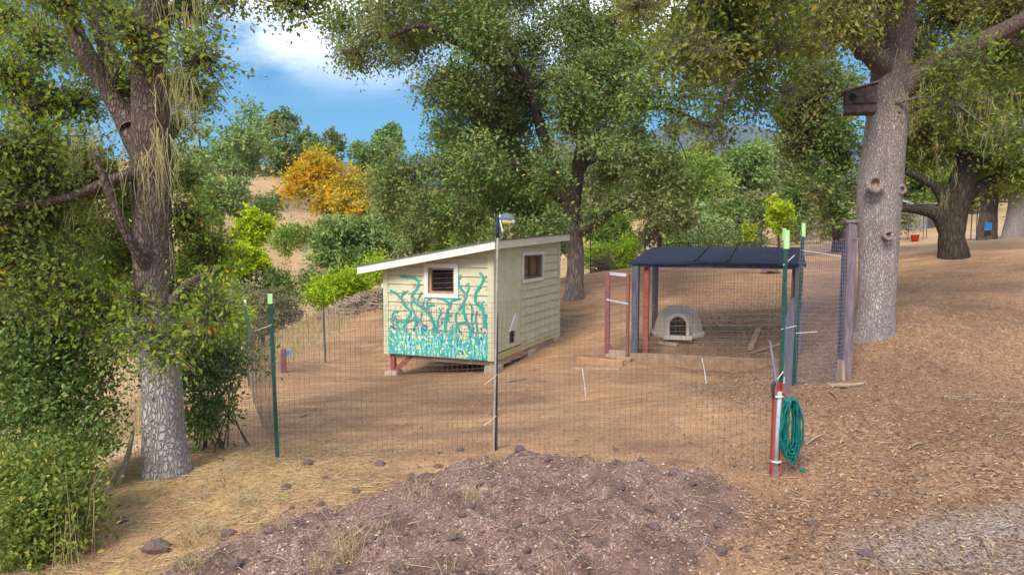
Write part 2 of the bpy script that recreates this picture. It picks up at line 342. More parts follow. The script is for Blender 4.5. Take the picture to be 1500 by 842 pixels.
# ------------------------------------------------------------------ ground, mountain
def ground_material():
    m, t, b, o = nodes('ground_soil')
    tcn = t.nodes.new('ShaderNodeTexCoord'); vec = tcn.outputs['Object']
    def att(n):
        a = t.nodes.new('ShaderNodeAttribute'); a.attribute_name = n; return a.outputs['Fac']
    big = noise(t, .55, 4, .6, vec=vec); mid = noise(t, 5, 6, .7, vec=vec); fine = noise(t, 42, 4, .7, vec=vec)
    streak = noise(t, 1.6, 5, .65, vec=vec, stretch=(.45, 1.6, 1))
    # bare dirt
    d = ramp(t, [(.30, (.22, .122, .074)), (.48, (.395, .225, .112)), (.66, (.64, .395, .19))], streak.outputs[0]).outputs[0]
    d = mixc(t, .55, d, ramp(t, [(.3, (.28, .16, .105)), (.7, (.52, .315, .185))], mid.outputs[0]).outputs[0])
    sp = ramp(t, [(.36, (.30, .30, .30)), (.5, (1, 1, 1)), (.72, (1.25, 1.2, 1.15))], fine.outputs[0]).outputs[0]
    d = mixc(t, .55, d, sp, 'MULTIPLY')
    # leaf litter: small flakes of tan and brown
    v = t.nodes.new('ShaderNodeTexVoronoi'); v.inputs['Scale'].default_value = 30; v.inputs['Randomness'].default_value = 1; t.links.new(mixc(t, .03, vec, mid.outputs[1], 'ADD'), v.inputs['Vector'])
    lit = ramp(t, [(.0, (.13, .07, .05)), (.4, (.25, .142, .088)), (.75, (.38, .225, .13)), (1, (.60, .41, .23))], v.outputs['Color']).outputs[0]
    lit = mixc(t, .4, lit, ramp(t, [(.3, (.20, .115, .078)), (.7, (.38, .23, .135))], mid.outputs[0]).outputs[0])
    lit = mixc(t, .4, lit, sp, 'MULTIPLY')
    bv = ramp(t, [(.35, (.74, .72, .74)), (.5, (1, 1, 1)), (.66, (1.18, 1.14, 1.08))], big.outputs[0]).outputs[0]
    d = mixc(t, .9, d, bv, 'MULTIPLY'); lit = mixc(t, .9, lit, bv, 'MULTIPLY')
    # cinder gravel
    g1 = t.nodes.new('ShaderNodeTexVoronoi'); g1.inputs['Scale'].default_value = 95; t.links.new(vec, g1.inputs['Vector'])
    gr = ramp(t, [(.0, (.10, .058, .048)), (.45, (.225, .13, .10)), (.72, (.335, .22, .175)), (.90, (.58, .48, .42)), (1, (.78, .71, .66))], g1.outputs['Color']).outputs[0]
    gr = mixc(t, .30, gr, ramp(t, [(.3, (.15, .088, .07)), (.7, (.36, .245, .20))], mid.outputs[0]).outputs[0])
    clod = noise(t, 3.2, 5, .65, vec=vec); gr = mixc(t, ramp(t, [(.44, (.0, .0, .0)), (.60, (.85, .85, .85))], clod.outputs[0]).outputs[0], gr, ramp(t, [(.3, (.085, .048, .04)), (.7, (.21, .13, .105))], mid.outputs[0]).outputs[0])
    # straw and dry hill grass
    st = noise(t, 26, 5, .75, vec=vec, stretch=(1, .5, 1))
    s = ramp(t, [(.28, (.22, .13, .075)), (.5, (.44, .275, .125)), (.72, (.62, .43, .20))], st.outputs[0]).outputs[0]
    hill = noise(t, .35, 6, .7, vec=vec)
    hg = ramp(t, [(.3, (.28, .165, .10)), (.5, (.41, .265, .15)), (.7, (.52, .36, .205))], hill.outputs[0]).outputs[0]
    hg = mixc(t, .35, hg, ramp(t, [(.3, (.30, .18, .10)), (.7, (.62, .45, .24))], st.outputs[0]).outputs[0])
    def edge(a, w_=.22):
        k = t.nodes.new('ShaderNodeMath'); k.operation = 'MULTIPLY_ADD'; t.links.new(mid.outputs[0], k.inputs[0]); k.inputs[1].default_value = .9
        t.links.new(a, k.inputs[2])
        return ramp(t, [(.95 - w_, (0, 0, 0)), (.95 + w_, (1, 1, 1))], k.outputs[0]).outputs[0]
    c = mixc(t, edge(att('litter')), d, lit)
    c = mixc(t, edge(att('straw')), c, s)
    c = mixc(t, edge(att('grass')), c, hg)
    c = mixc(t, edge(att('gravel'), .40), c, gr)
    pg = ramp(t, [(.0, (.19, .135, .11)), (.5, (.31, .235, .20)), (.85, (.45, .38, .335)), (1, (.70, .64, .59))], g1.outputs['Color']).outputs[0]
    c = mixc(t, edge(att('pale'), .35), c, pg)
    t.links.new(c, b.inputs['Base Color']); b.inputs['Roughness'].default_value = .97; b.inputs['Specular IOR Level'].default_value = .08
    hsum = t.nodes.new('ShaderNodeMath'); hsum.operation = 'MULTIPLY_ADD'; t.links.new(fine.outputs[0], hsum.inputs[0]); hsum.inputs[1].default_value = .6; t.links.new(mid.outputs[0], hsum.inputs[2])
    bump(t, b, hsum.outputs[0], .8, .035)
    return m
def make_ground():
    th = np.r_[np.linspace(-42, 42, 520), np.linspace(42, 318, 70)[1:-1]] * math.pi / 180
    rr = [2.0]
    while rr[-1] < 30: rr.append(rr[-1] * 1.0122)
    while rr[-1] < 150: rr.append(rr[-1] * 1.03)
    while rr[-1] < 4000: rr.append(rr[-1] * 1.16)
    rr = np.array(rr); nr, na = len(rr), len(th)
    X = rr[:, None] * np.sin(th)[None]; Y = rr[:, None] * np.cos(th)[None]
    x = np.r_[0, X.ravel()]; y = np.r_[0, Y.ravel()]; z = h(x, y)
    i = np.arange(nr - 1)[:, None] * na; k = np.arange(na)[None]; k2 = (k + 1) % na
    F = np.stack([i + k, i + na + k, i + na + k2, i + k2], -1).reshape(-1, 4) + 1
    fan = np.stack([np.zeros(na, int), 1 + np.arange(na), 1 + (np.arange(na) + 1) % na], -1)
    r = np.hypot(x, y); n1 = fbm(x * .7, y * .7, 3)
    mo = mound(x, y)
    corner = sstep(1.2, .2, np.hypot((x - 3.1) / 1.5, (y - 4.1) / .8))
    gravel = np.clip(sstep(.0, .6, mo) * .9, 0, 1)
    straw = sstep(-1.0, -2.2, x + n1 * 1.5) * sstep(7.8, 6.6, y + n1 * 1.5) * (.42 + 1.6 * fbm(x * 1.8 + 3, y * 1.8, 3))
    litter = sstep(1.6, 3.4, x + n1 * 2.5 - .12 * (y - 6)) * sstep(26, 14, y) * .9
    litter = np.maximum(litter, sstep(.0, .3, n1) * .35)
    left = x + 4.9 + .0 * y
    grass = sstep(0, -1.2, left + 1.2 * n1 - .10 * np.clip(y - 13, 0, 14)) * sstep(7, 9, y)
    grass = np.maximum(grass, sstep(26, 34, r + 6 * n1))
    grass = np.maximum(grass, sstep(12, 18, x - .1 * y + 4 * n1) * .75)
    return tag(build_np('ground', np.stack([x, y, z], -1), [fan, F], ground_material(), attrs=dict(pale=.54 * corner, gravel=gravel, straw=straw, litter=litter, grass=grass), smooth=True), kind='structure')
make_ground()

def make_mountain():
    xs = np.linspace(-2600, 3600, 150); ys = np.linspace(1700, 3600, 36)
    X, Y = np.meshgrid(xs, ys)
    prof = 150 + 250 * np.exp(-((X - 620) / 900) ** 2) + 90 * np.exp(-((X + 900) / 700) ** 2) + 150 * np.exp(-((X - 2600) / 900) ** 2)
    prof = prof + 150 * fbm(X * .0022, 3.3 + 0 * X, 4)
    e = sstep(1700, 2500, Y) * sstep(3600, 2900, Y)
    Z = prof * e * (1 + .5 * fbm(X * .004, Y * .004, 4)) - 4
    n, m_ = X.shape; i = np.arange(n - 1)[:, None] * m_; k = np.arange(m_ - 1)[None]
    F = np.stack([i + k, i + k + 1, i + m_ + k + 1, i + m_ + k], -1).reshape(-1, 4)
    mt = pm('mountain_forest', (.02, .035, .035), (.07, .062, .055), .012, .95, .5, 30)
    tag(build_np('mountain', np.stack([X, Y, Z], -1).reshape(-1, 3), F, mt, smooth=True), kind='structure')
make_mountain()
# ------------------------------------------------------------------ materials of built things
M['cream'] = pm('cream_paint', (.51, .49, .325), (.60, .575, .40), 3, .6, .15, .004, stretch=(1, 1, 2.5))
M['cream_side'] = M['cream']
M['trim'] = pm('white_trim', (.62, .61, .57), (.72, .71, .67), 5, .55, .1, .003)
M['roof'] = pm('roof_felt', (.10, .105, .12), (.18, .18, .19), 22, .9, .5, .006)
M['wood_raw'] = pm('weathered_wood', (.27, .18, .11), (.44, .32, .21), 7, .85, .4, .006, stretch=(1, 1, .25))
M['wood_orange'] = pm('orange_timber', (.34, .19, .095), (.48, .29, .155), 6, .85, .4, .006)
M['wood_dull'] = pm('dull_timber', (.22, .135, .085), (.36, .235, .15), 7, .9, .4, .006)
M['wood_purple'] = pm('grey_violet_timber', (.115, .085, .105), (.235, .18, .20), 8, .85, .5, .006, stretch=(3, 3, .4))
M['wood_blue'] = pm('dark_stained_timber', (.055, .055, .085), (.13, .12, .16), 9, .8, .4, .006, stretch=(3, 3, .4))
M['wood_box'] = pm('nest_box_timber', (.05, .033, .035), (.12, .085, .085), 10, .85, .5, .006)
M['red_paint'] = pm('red_paint', (.27, .055, .04), (.37, .10, .07), 8, .7, .3, .004)
M['maroon'] = pm('maroon_paint', (.19, .06, .07), (.27, .10, .10), 8, .7, .3, .004)
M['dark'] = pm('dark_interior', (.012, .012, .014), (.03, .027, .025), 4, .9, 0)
M['wood_inside'] = pm('inner_board', (.16, .10, .06), (.26, .17, .10), 5, .85, .2, .004)
M['concrete'] = pm('concrete', (.33, .24, .17), (.48, .37, .28), 12, .95, .5, .01)
M['wire'] = pm('galvanised_wire', (.10, .085, .08), (.17, .145, .14), 20, .55, 0, metal=.3)
M['wire_blue'] = pm('coated_wire', (.16, .15, .22), (.24, .22, .30), 20, .55, 0, metal=.2)
M['wire_pale'] = pm('pale_wire', (.62, .62, .64), (.75, .75, .76), 20, .5, 0)
M['tpost'] = pm('green_post_paint', (.012, .055, .048), (.03, .095, .08), 14, .6, .2, .003)
M['tpost_dark'] = pm('dark_post_paint', (.03, .035, .05), (.06, .065, .075), 14, .6, .2, .003)
M['cap'] = pm('lime_cap', (.38, .66, .26), (.47, .74, .36), 12, .5, 0)
M['cap_white'] = pm('white_cap', (.55, .66, .55), (.68, .76, .66), 12, .5, 0)
M['pole'] = pm('grey_pole', (.30, .25, .22), (.42, .35, .31), 12, .6, .2, .003)
M['tarp'] = pm('navy_tarp', (.008, .012, .032), (.022, .028, .06), 14, .9, .4, .01)
M['plastic_tan'] = pm('tan_plastic', (.54, .44, .36), (.66, .55, .46), 9, .75, .25, .004)
M['hose'] = pm('teal_hose', (.003, .10, .09), (.008, .17, .145), 25, .38, .1, .002)
M['pipe'] = pm('grey_pipe', (.33, .35, .42), (.45, .47, .54), 14, .5, .1, .002)
M['teal'] = pm('teal_mural_paint', (.006, .29, .25), (.02, .42, .36), 10, .55, 0)
M['turq'] = pm('turquoise_mural_paint', (.03, .42, .42), (.14, .58, .57), 14, .55, 0)
M['aqua'] = pm('aqua_mural_paint', (.30, .66, .62), (.48, .76, .66), 14, .55, 0)
M['magenta'] = pm('pink_mural_paint', (.50, .04, .13), (.62, .10, .20), 10, .55, 0)
M['violet'] = pm('violet_mural_paint', (.055, .035, .30), (.10, .06, .40), 10, .55, 0)
M['lemon'] = pm('yellow_mural_paint', (.62, .66, .14), (.80, .82, .50), 10, .55, 0)
M['navy'] = pm('navy_cloth', (.012, .025, .075), (.03, .05, .12), 15, .6, 0)
M['bluegrey'] = pm('blue_grey_shell', (.075, .105, .165), (.15, .19, .26), 15, .5, 0)
M['yellow'] = pm('yellow_shell', (.55, .46, .10), (.68, .58, .18), 15, .5, 0)
M['red_plastic'] = pm('red_plastic', (.55, .03, .015), (.66, .05, .03), 8, .4, 0)
M['blue_plastic'] = pm('blue_plastic', (.02, .20, .55), (.04, .28, .66), 8, .4, 0)
M['cinder'] = pm('cinder_rock', (.15, .095, .09), (.30, .205, .19), 12, .95, .8, .03)
M['stick'] = pm('dead_wood', (.24, .17, .12), (.46, .36, .28), 5, .9, .3, .005)
M['straw'] = leafmat('straw', [(0, (.28, .19, .09)), (.5, (.45, .33, .165)), (1, (.58, .47, .28))], .1, .8, None, 1, 1)
M['litter'] = leafmat('litter', [(0, (.11, .065, .05)), (.45, (.24, .145, .095)), (.75, (.36, .23, .14)), (.94, (.48, .34, .20)), (1, (.60, .47, .25))], .1, .85, None, 1, 1)
M['pebble'] = leafmat('pebble', [(0, (.11, .065, .055)), (.5, (.24, .145, .115)), (.85, (.36, .25, .21)), (1, (.60, .52, .46))], 0, .95, None, 1, 1)

# ------------------------------------------------------------------ chicken coop
CB = P(722, 530, 12.95); CB[2] = CZ - 2.31             # floor level at the corner towards the camera
eF = unit((-.925, .38, 0)); eS = unit((.38, .925, 0)); eZ = V3(0, 0, 1)
WF, LS = 2.40, 3.95                                    # front width, side length
ROOF_R, ROOF_L, ROOF_B = 2.17, 1.76, .14               # wall height right, left, extra at the back
coop = thing('chicken_coop', (*(CB + eF * 1.2 + eS * 2)[:2], hz(*(CB + eF * 1.2 + eS * 2)[:2])), 'cream lap-sided chicken coop with turquoise flower mural and sloping roof', 'chicken coop')
def cf(u, v, d=0): return CB + eF * u + eZ * v - eS * d         # front wall: u leftwards from corner, v up, d proud
def cs(s, v, d=0): return CB + eS * s + eZ * v - eF * d         # side wall
def topv(u, s=0): return ROOF_R + (ROOF_L - ROOF_R) * u / WF + ROOF_B * s / LS
BH = .178
def wallboards(fn, length, top, hole, u0, u1, prefix_mat, start=0.0):
    """lap boards between u0 and u1; hole = (ua, ub, va, vb) left open"""
    v = start; vmax = max(top(u0), top(u1))
    while v < vmax - .01:
        v1 = min(v + BH, vmax); cuts = sorted({v, v1} | ({x for x in hole[2:] if v < x < v1} if hole else set()))
        for a, b in zip(cuts[:-1], cuts[1:]):
            spans = [(u0, u1)]
            if hole and a >= hole[2] - 1e-6 and b <= hole[3] + 1e-6: spans = [(u0, hole[0]), (hole[1], u1)]
            for ua, ub in spans:
                if ub - ua < .02: continue
                ta, tb = top(ua), top(ub)
                if max(ta, tb) <= a + .01: continue
                b_ = b - (.008 if abs(b - v1) < 1e-6 else 0); src = [(ua, a), (ub, a), (ub, b_), (ua, b_)]; poly = []
                for k_ in range(4):            # clip the board by the sloping top edge
                    p_, q_ = src[k_], src[(k_ + 1) % 4]; dp, dq = top(p_[0]) - p_[1], top(q_[0]) - q_[1]
                    if dp >= 0: poly.append(p_)
                    if dp * dq < 0:
                        f_ = dp / (dp - dq); poly.append((p_[0] + (q_[0] - p_[0]) * f_, p_[1] + (q_[1] - p_[1]) * f_))
                if len(poly) < 3: continue
                lo = lambda q: .030 - .022 * (q[1] - v) / BH
                n = len(poly); pts = [fn(*q, lo(q)) for q in poly] + [fn(*q, -.004) for q in poly]
                MB().add(pts, [tuple(range(n)), tuple(range(2 * n - 1, n - 1, -1))] + [((i + 1) % n, i, n + i, n + (i + 1) % n) for i in range(n)]).build('siding_board', prefix_mat, coop)
        v = v1
# inner shell: floor, back wall, left wall, inside lining
def slab(name, pts, off, mat): return MB().prism(pts, off).build(name, mat, coop)
slab('floor', [cf(0, 0, -.03), cf(WF, 0, -.03), cf(WF, 0, -LS), cf(0, 0, -LS)], eZ * .08, M['wood_raw'])
slab('rear_wall', [cs(LS, 0) + eF * .02, cs(LS, 0) + eF * (WF - .02), cs(LS, topv(WF, LS)) + eF * (WF - .02), cs(LS, topv(0, LS)) + eF * .02], -eS * .04, M['cream'])
slab('far_wall', [cf(WF, 0, -.06), cf(WF, topv(WF), -.06), cf(WF, topv(WF, LS), -LS), cf(WF, 0, -LS)], -eF * .04, M['cream'])
W1 = (.80, 1.38, 1.26, 1.76)       # front window opening (u from corner)
W2 = (1.52, 2.70, 1.47, 1.98)      # side window opening
POP = (.78, 1.06, .21, .52)
wallboards(cf, WF, lambda u: topv(u) , W1, .09, WF - .09, M['cream'])
SD = 1.42
wallboards(cs, LS, lambda s: topv(0, s), W2, SD, LS - .09, M['cream'], .0)
# plain door panel on the side wall with a pop hole
dm = MB()
for a, b, c, d in ((.10, SD - .012, .62, None), (.10, POP[0], .13, .62), (POP[1], SD - .012, .13, .62), (POP[0], POP[1], POP[3], .62), (POP[0], POP[1], .13, POP[2])):
    dd = lambda s: (topv(0, s) if d is None else d)
    dm.prism([cs(a, c), cs(b, c), cs(b, dd(b)), cs(a, dd(a))], -eF * .022)
door = dm.build('door_panel', M['cream'], coop)
for s in (.52, .95): MB().prism([cs(s, .63, .023), cs(s + .012, .63, .023), cs(s + .012, topv(0, s) - .02, .023), cs(s, topv(0, s) - .02, .023)], -eF * .004).build('batten', M['cream'], door)
MB().prism([cs(POP[0] - .03, POP[3] - .05, .024), cs(POP[1] + .05, POP[3] - .05, .024), cs(POP[1] + .16, POP[3] + .22, .024), cs(POP[1] + .02, POP[3] + .30, .024)], -eF * .016).build('pop_door_flap', M['trim'], door)
MB().prism([cs(POP[0], POP[2], -.02), cs(POP[1], POP[2], -.02), cs(POP[1], POP[3], -.02), cs(POP[0], POP[3], -.02)], eF * .02).build('pop_hole', M['dark'], door)
MB().prism([cs(.02, -.02, .0), cs(LS, -.02, .0), cs(LS, .10, .0), cs(.02, .10, .0)], -eF * .027).build('base_board', pm('stained_cream', (.46, .36, .17), (.58, .48, .25), 4, .8, .2, .004), coop)
# corner trim
for nm, fn, a, b, tp in (('corner_trim', cf, -.022, .09, topv(0)), ('corner_trim', cf, WF - .09, WF + .02, topv(WF)), ('corner_trim', cs, LS - .09, LS + .02, topv(0, LS)), ('corner_trim', cs, -.03, .095, topv(0))):
    MB().prism([fn(a, -.01), fn(b, -.01), fn(b, tp - .005), fn(a, tp - .005)], (-eS if fn is cf else -eF) * (.040 if fn is cf else .0385)).build(nm, M['cream'], coop)
# windows
def window(fn, out, W, tw, pane):
    a, b, c, d = W
    w_ = MB(); w_.prism([fn(a - .02, c - .02, -.10), fn(b + .02, c - .02, -.10), fn(b + .02, d + .02, -.10), fn(a - .02, d + .02, -.10)], -out * .01)
    win = w_.build('window', pane, coop)
    for (x0, x1, y0, y1) in ((a - tw, b + tw, d, d + tw), (a - tw, b + tw, c - tw, c), (a - tw, a, c, d), (b, b + tw, c, d)):
        MB().prism([fn(x0, y0, .012), fn(x1, y0, .012), fn(x1, y1, .012), fn(x0, y1, .012)], out * .038).build('window_trim', M['trim'], win)
    for (x0, x1, y0, y1) in ((a, a + .05, c, d), (b - .05, b, c, d), (a + .05, b - .05, d - .04, d), (a + .05, b - .05, c, c + .04)):
        MB().prism([fn(x0, y0, -.095), fn(x1, y0, -.095), fn(x1, y1, -.095), fn(x0, y1, -.095)], out * .085).build('window_jamb', M['wood_orange'] if fn is cf else M['wood_inside'], win)
    return win
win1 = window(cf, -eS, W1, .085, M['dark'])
for k in range(9):
    y = W1[2] + .06 + k * .048
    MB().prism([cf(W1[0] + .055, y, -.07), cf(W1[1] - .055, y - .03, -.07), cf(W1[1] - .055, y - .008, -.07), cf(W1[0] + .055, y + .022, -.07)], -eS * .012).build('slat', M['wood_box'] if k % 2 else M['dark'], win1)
win2 = window(cs, -eF, W2, .07, M['wood_inside'])
MB().prism([cs(W2[0] + .62, W2[2] + .04, -.088), cs(W2[0] + .66, W2[2] + .04, -.088), cs(W2[0] + .66, W2[3] - .04, -.088), cs(W2[0] + .62, W2[3] - .04, -.088)], -eF * .05).build('mullion', M['wood_inside'], win2)
# roof
OL, OF, OR, OB = .42, .30, .16, .30
def rf(u, s, dz): return CB + eF * u + eS * s + eZ * (topv(u, s) + dz)
roof = MB().prism([rf(-OR, -OF, .01), rf(WF + OL, -OF, .01), rf(WF + OL, LS + OB, .01), rf(-OR, LS + OB, .01)], eZ * .085).build('roof', M['wood_raw'], coop)
MB().prism([rf(-OR - .05, -OF - .05, .098), rf(WF + OL + .05, -OF - .05, .098), rf(WF + OL + .05, LS + OB + .03, .098), rf(-OR - .05, LS + OB + .03, .098)], eZ * .018).build('roofing_felt', M['roof'], roof)
MB().prism([rf(-OR - .028, -OF, -.055), rf(WF + OL + .02, -OF, -.055), rf(WF + OL + .02, -OF, .095), rf(-OR - .028, -OF, .095)], -eS * .028).build('fascia', M['trim'], roof)
MB().prism([rf(-OR, -OF + .002, -.055), rf(-OR, LS + OB, -.055), rf(-OR, LS + OB, .095), rf(-OR, -OF + .002, .095)], -eF * .028).build('fascia', pm('cream_fascia', (.60, .56, .43), (.70, .66, .53), 4, .6, .1, .003), roof)
MB().prism([rf(WF + OL, -OF + .002, -.055), rf(WF + OL, LS + OB, -.055), rf(WF + OL, LS + OB, .095), rf(WF + OL, -OF + .002, .095)], eF * .02).build('fascia', M['trim'], roof)
# supports
for u, s in ((WF - .12, .10), (WF - .12, LS - .2)):
    g = cf(u, 0) + eS * s; g[2] = hz(g[0], g[1])
    MB().box((g + V3(0, 0, .03)), (.34, .30, .16), eF, eS, eZ, .8).build('pier_block', M['concrete'], coop, bevel=.012)
    MB().bar(g + V3(0, 0, .06), np.r_[g[:2], CB[2] + .02], .09, .09, eF).build('leg', M['red_paint'], coop)
    MB().bar(np.r_[(g - eF * .05)[:2], g[2] + .12], np.r_[(g - eF * .48)[:2], CB[2] + .0], .04, .09, eS).build('brace', M['red_paint'], coop)
MB().bar(cf(.05, -.06, -.14), cf(WF - .05, -.06, -.14), .10, .12, eZ).build('joist', M['wood_raw'], coop)
for s in (.16, 2.0, 3.7):
    g = cs(s, 0, -.05); g[2] = hz(g[0], g[1])
    MB().box(g + V3(0, 0, .02), (.30, .36, max(.2, CB[2] - g[2])), eF, eS, eZ, .9).build('pier_block', M['concrete'], coop, bevel=.015)
MB().bar(cs(.02, -.09, -.03), cs(LS - .02, -.09, -.03), .09, .13, eF).build('skid_beam', M['wood_raw'], coop)
# mural: strokes read off the photo, on the front wall
def mu(zx, zy):        # enlarged photo crop -> wall coordinates
    f = (zx - 30) / 497; yb = 693 + f * 47
    return WF * (1 - f), (yb - zy) / (238 + 11 * f)
VINES = [[(60,540),(85,520),(95,560),(110,600)],[(225,440),(215,460),(230,490)],[(300,560),(310,530),(340,540)],[(375,500),(365,520),(372,560),(385,600)],[(505,520),(498,545),(505,590)],[(460,500),(455,540),(465,600)],[(180,430),(160,450),(165,480),(180,520),(178,560)],[(250,430),(235,450),(240,480)],[(405,455),(390,475),(380,500)],
 [(110,322),(160,328),(195,350),(185,390),(165,410),(170,440),(215,480),(245,510),(265,550),(270,600)], [(57,388),(90,405),(115,435),(130,465),(155,490),(150,520),(130,550),(120,600)],
 [(145,395),(120,405),(110,435)], [(210,400),(195,430),(188,462)], [(100,490),(75,495),(68,520),(75,570)], [(270,465),(245,470),(245,500),(265,545)],
 [(280,430),(310,440),(340,465),(330,500),(320,540),(318,600)], [(390,437),(350,450),(338,480)], [(390,325),(378,350),(390,390),(412,425),(400,470),(405,510),(415,545),(440,605)],
 [(413,370),(425,385),(415,420)], [(472,318),(490,340),(480,375),(458,410),(455,455),(475,480),(490,510),(495,580)], [(430,460),(440,490),(437,540),(445,600)],
 [(420,548),(380,560),(360,605)], [(290,480),(298,500),(285,540),(280,600)], [(210,500),(205,530),(180,560),(165,600)], [(150,545),(175,525),(205,540),(215,570)],
 [(350,515),(335,520),(322,550)], [(492,455),(480,470),(488,495)], [(85,560),(100,540),(130,545)], [(240,600),(225,570),(200,575)]]
def ribbon(mb, pts, w0, w1, d):
    pts = np.asarray(pts, float); n = len(pts); tg = np.gradient(pts, axis=0); tg /= np.linalg.norm(tg, axis=1, keepdims=True) + 1e-9
    nr = np.stack([-tg[:, 1], tg[:, 0]], -1); wd = np.linspace(w0, w1, n)[:, None]
    a = pts + nr * wd; b = pts - nr * wd
    mb.add([cf(*q, d) for q in a] + [cf(*q, d) for q in b], [(i, i + 1, n + i + 1, n + i) for i in range(n - 1)])
def blob(mb, c, rx, ry, ang, d, n=7):
    a = np.arange(n) * 2 * math.pi / n; x = rx * np.cos(a); y = ry * np.sin(a)
    mb.add([cf(c[0] + x[i] * math.cos(ang) - y[i] * math.sin(ang), c[1] + x[i] * math.sin(ang) + y[i] * math.cos(ang), d) for i in range(n)], [tuple(range(n))])
r5 = np.random.default_rng(5); D0 = .0312; cnt = 0
gm, gd, vm, pk, vi, le, ga = MB(), MB(), MB(), MB(), MB(), MB(), MB()
for k in range(1300):
    u = r5.uniform(.10, WF - .10); v0 = r5.uniform(.01, .38 + .16 * math.sin(u * 5.3) ** 2 + .08 * math.sin(u * 17)) * r5.random() ** .3; ln = r5.uniform(.10, .24)*(1 if v0 < .25 else .8); bend = r5.normal(0, .05)
    pts = catmull([(u, max(v0 - .06, .005)), (u + bend * .4, v0 + ln * .5), (u + bend, min(v0 + ln, .85))], 5)
    q_ = r5.random(); ribbon(gm if q_ < .42 else gd if q_ < .76 else ga, pts, .009, .003, D0 + k * 2e-6)
for k, s in enumerate(VINES):
    pts = catmull([mu(*q) for q in s], 6 * len(s)); main = len(s) > 5
    ribbon(vm, pts, .024 if main else .017, .032 if main else .022, D0 + .0013 + k * 1e-5)
    for q in pts[2::2 if main else 3]:
        if q[1] < .45: continue
        for _ in range(2):
            if r5.random() < .42: blob(pk, q + r5.normal(0, .055, 2), r5.uniform(.012, .022), r5.uniform(.007, .013), r5.uniform(0, 3), D0 + .002 + len(pk.v) * 1e-6)
            elif r5.random() < .25: blob(le, q + r5.normal(0, .045, 2), r5.uniform(.018, .03), .010, r5.uniform(0, 3), D0 + .0019 + len(le.v) * 1e-6)
for k in range(95):
    blob(le if k % 8 == 0 else gd, (r5.uniform(.12, WF - .12), r5.uniform(.02, .5)), .015, .006, r5.uniform(0, 3), D0 + .0022 + k * 2e-6)
ye = MB()
for k in range(110): blob(ye, (r5.uniform(.12, WF - .12), r5.uniform(.04, .50)), r5.uniform(.014, .026), r5.uniform(.02, .034), 0, D0 + .0026 + k * 2e-6)
for k in range(46): blob(vi, (r5.uniform(.12, WF - .12), r5.uniform(.10, .62)), r5.uniform(.012, .02), r5.uniform(.016, .026), 0, D0 + .003 + k * 2e-6)
for o_ in [ga.build('mural_grass', M['aqua'], coop), gd.build('mural_grass', M['teal'], coop), vm.build('mural_vine', M['teal'], coop), le.build('mural_leaf', M['teal'], coop), pk.build('mural_blossom', M['magenta'], coop), vi.build('mural_blossom', M['violet'], coop), ye.build('mural_blossom', M['lemon'], coop)]: tag(o_, kind='stuff')
mur = gm.build('mural_grass', M['turq'], coop)
tag(mur, 'turquoise painted grass blades along the wall foot')
mur['kind'] = 'stuff'

# ------------------------------------------------------------------ bird decoy pole
pb = G(722, 661); pt = P(729, 345, pb[1])
pole = thing('decoy_pole', pb, 'tall thin grey pole tied to the front fence, carrying a bird decoy', 'pole')
MB().tube(catmull([pb - V3(0, 0, .3), pb * .5 + pt * .5 + V3(.006, 0, 0), pt], 14), .0115, 8).build('shaft', M['pole'], pole, smooth=True)
MB().tube([pt - V3(0, 0, .02), pt + V3(0, 0, .10), pt + V3(-.004, 0, .19)], [.017, .020, .014], 8).build('socket', M['navy'], pole, smooth=True)
for k in (.45, 1.0):
    q = pb + (pt - pb) * k * .35
    MB().tube([q + V3(-.10, -.03, -.07), q + V3(0, -.02, 0), q + V3(.03, -.015, .03)], .0025, 5).build('tie', M['wire_pale'], pole)
dc = thing('bird_decoy', pt + V3(0, 0, .10), 'blue-grey bird-shaped decoy with yellow belly and round eye on tall pole', 'decoy')
bx = pt + V3(.02, 0, .155)
bm_ = MB(); prof = []
ts = np.linspace(0, 1, 15)
for t_ in ts: prof.append((max(.002, .052 * math.sin(math.pi * min(1, (t_ * .86 + .12))) ** .6)))
ctr = [bx + V3(.155 * t_, .0, .018 * math.sin(math.pi * t_) - .028 * t_ ** 2) for t_ in ts]
bm_.tube(ctr, prof, 14).build('body', M['bluegrey'], dc, smooth=True)
MB().tube([c + V3(0, -.006, -.020) for c in ctr[2:12]], [p * .80 for p in prof[2:12]], 12).build('belly', M['yellow'], dc, smooth=True)
MB().tube([ctr[-3] + V3(.0, -.038, -.006), ctr[-3] + V3(.005, -.048, -.007)], [.016, .015], 12).build('eye', M['trim'], dc)
MB().tube([ctr[-3] + V3(.0, -.046, -.006), ctr[-3] + V3(.005, -.052, -.007)], [.008, .006], 10).build('pupil', M['magenta'], dc)
MB().tube(catmull([pt + V3(.022, -.015, .20), pt + V3(.030, -.03, .12), pt + V3(.045, -.03, .06), pt + V3(.05, -.02, .035)], 10), [.008] * 6 + [.012] * 4, 6).build('strap', M['trim'], dc, smooth=True)

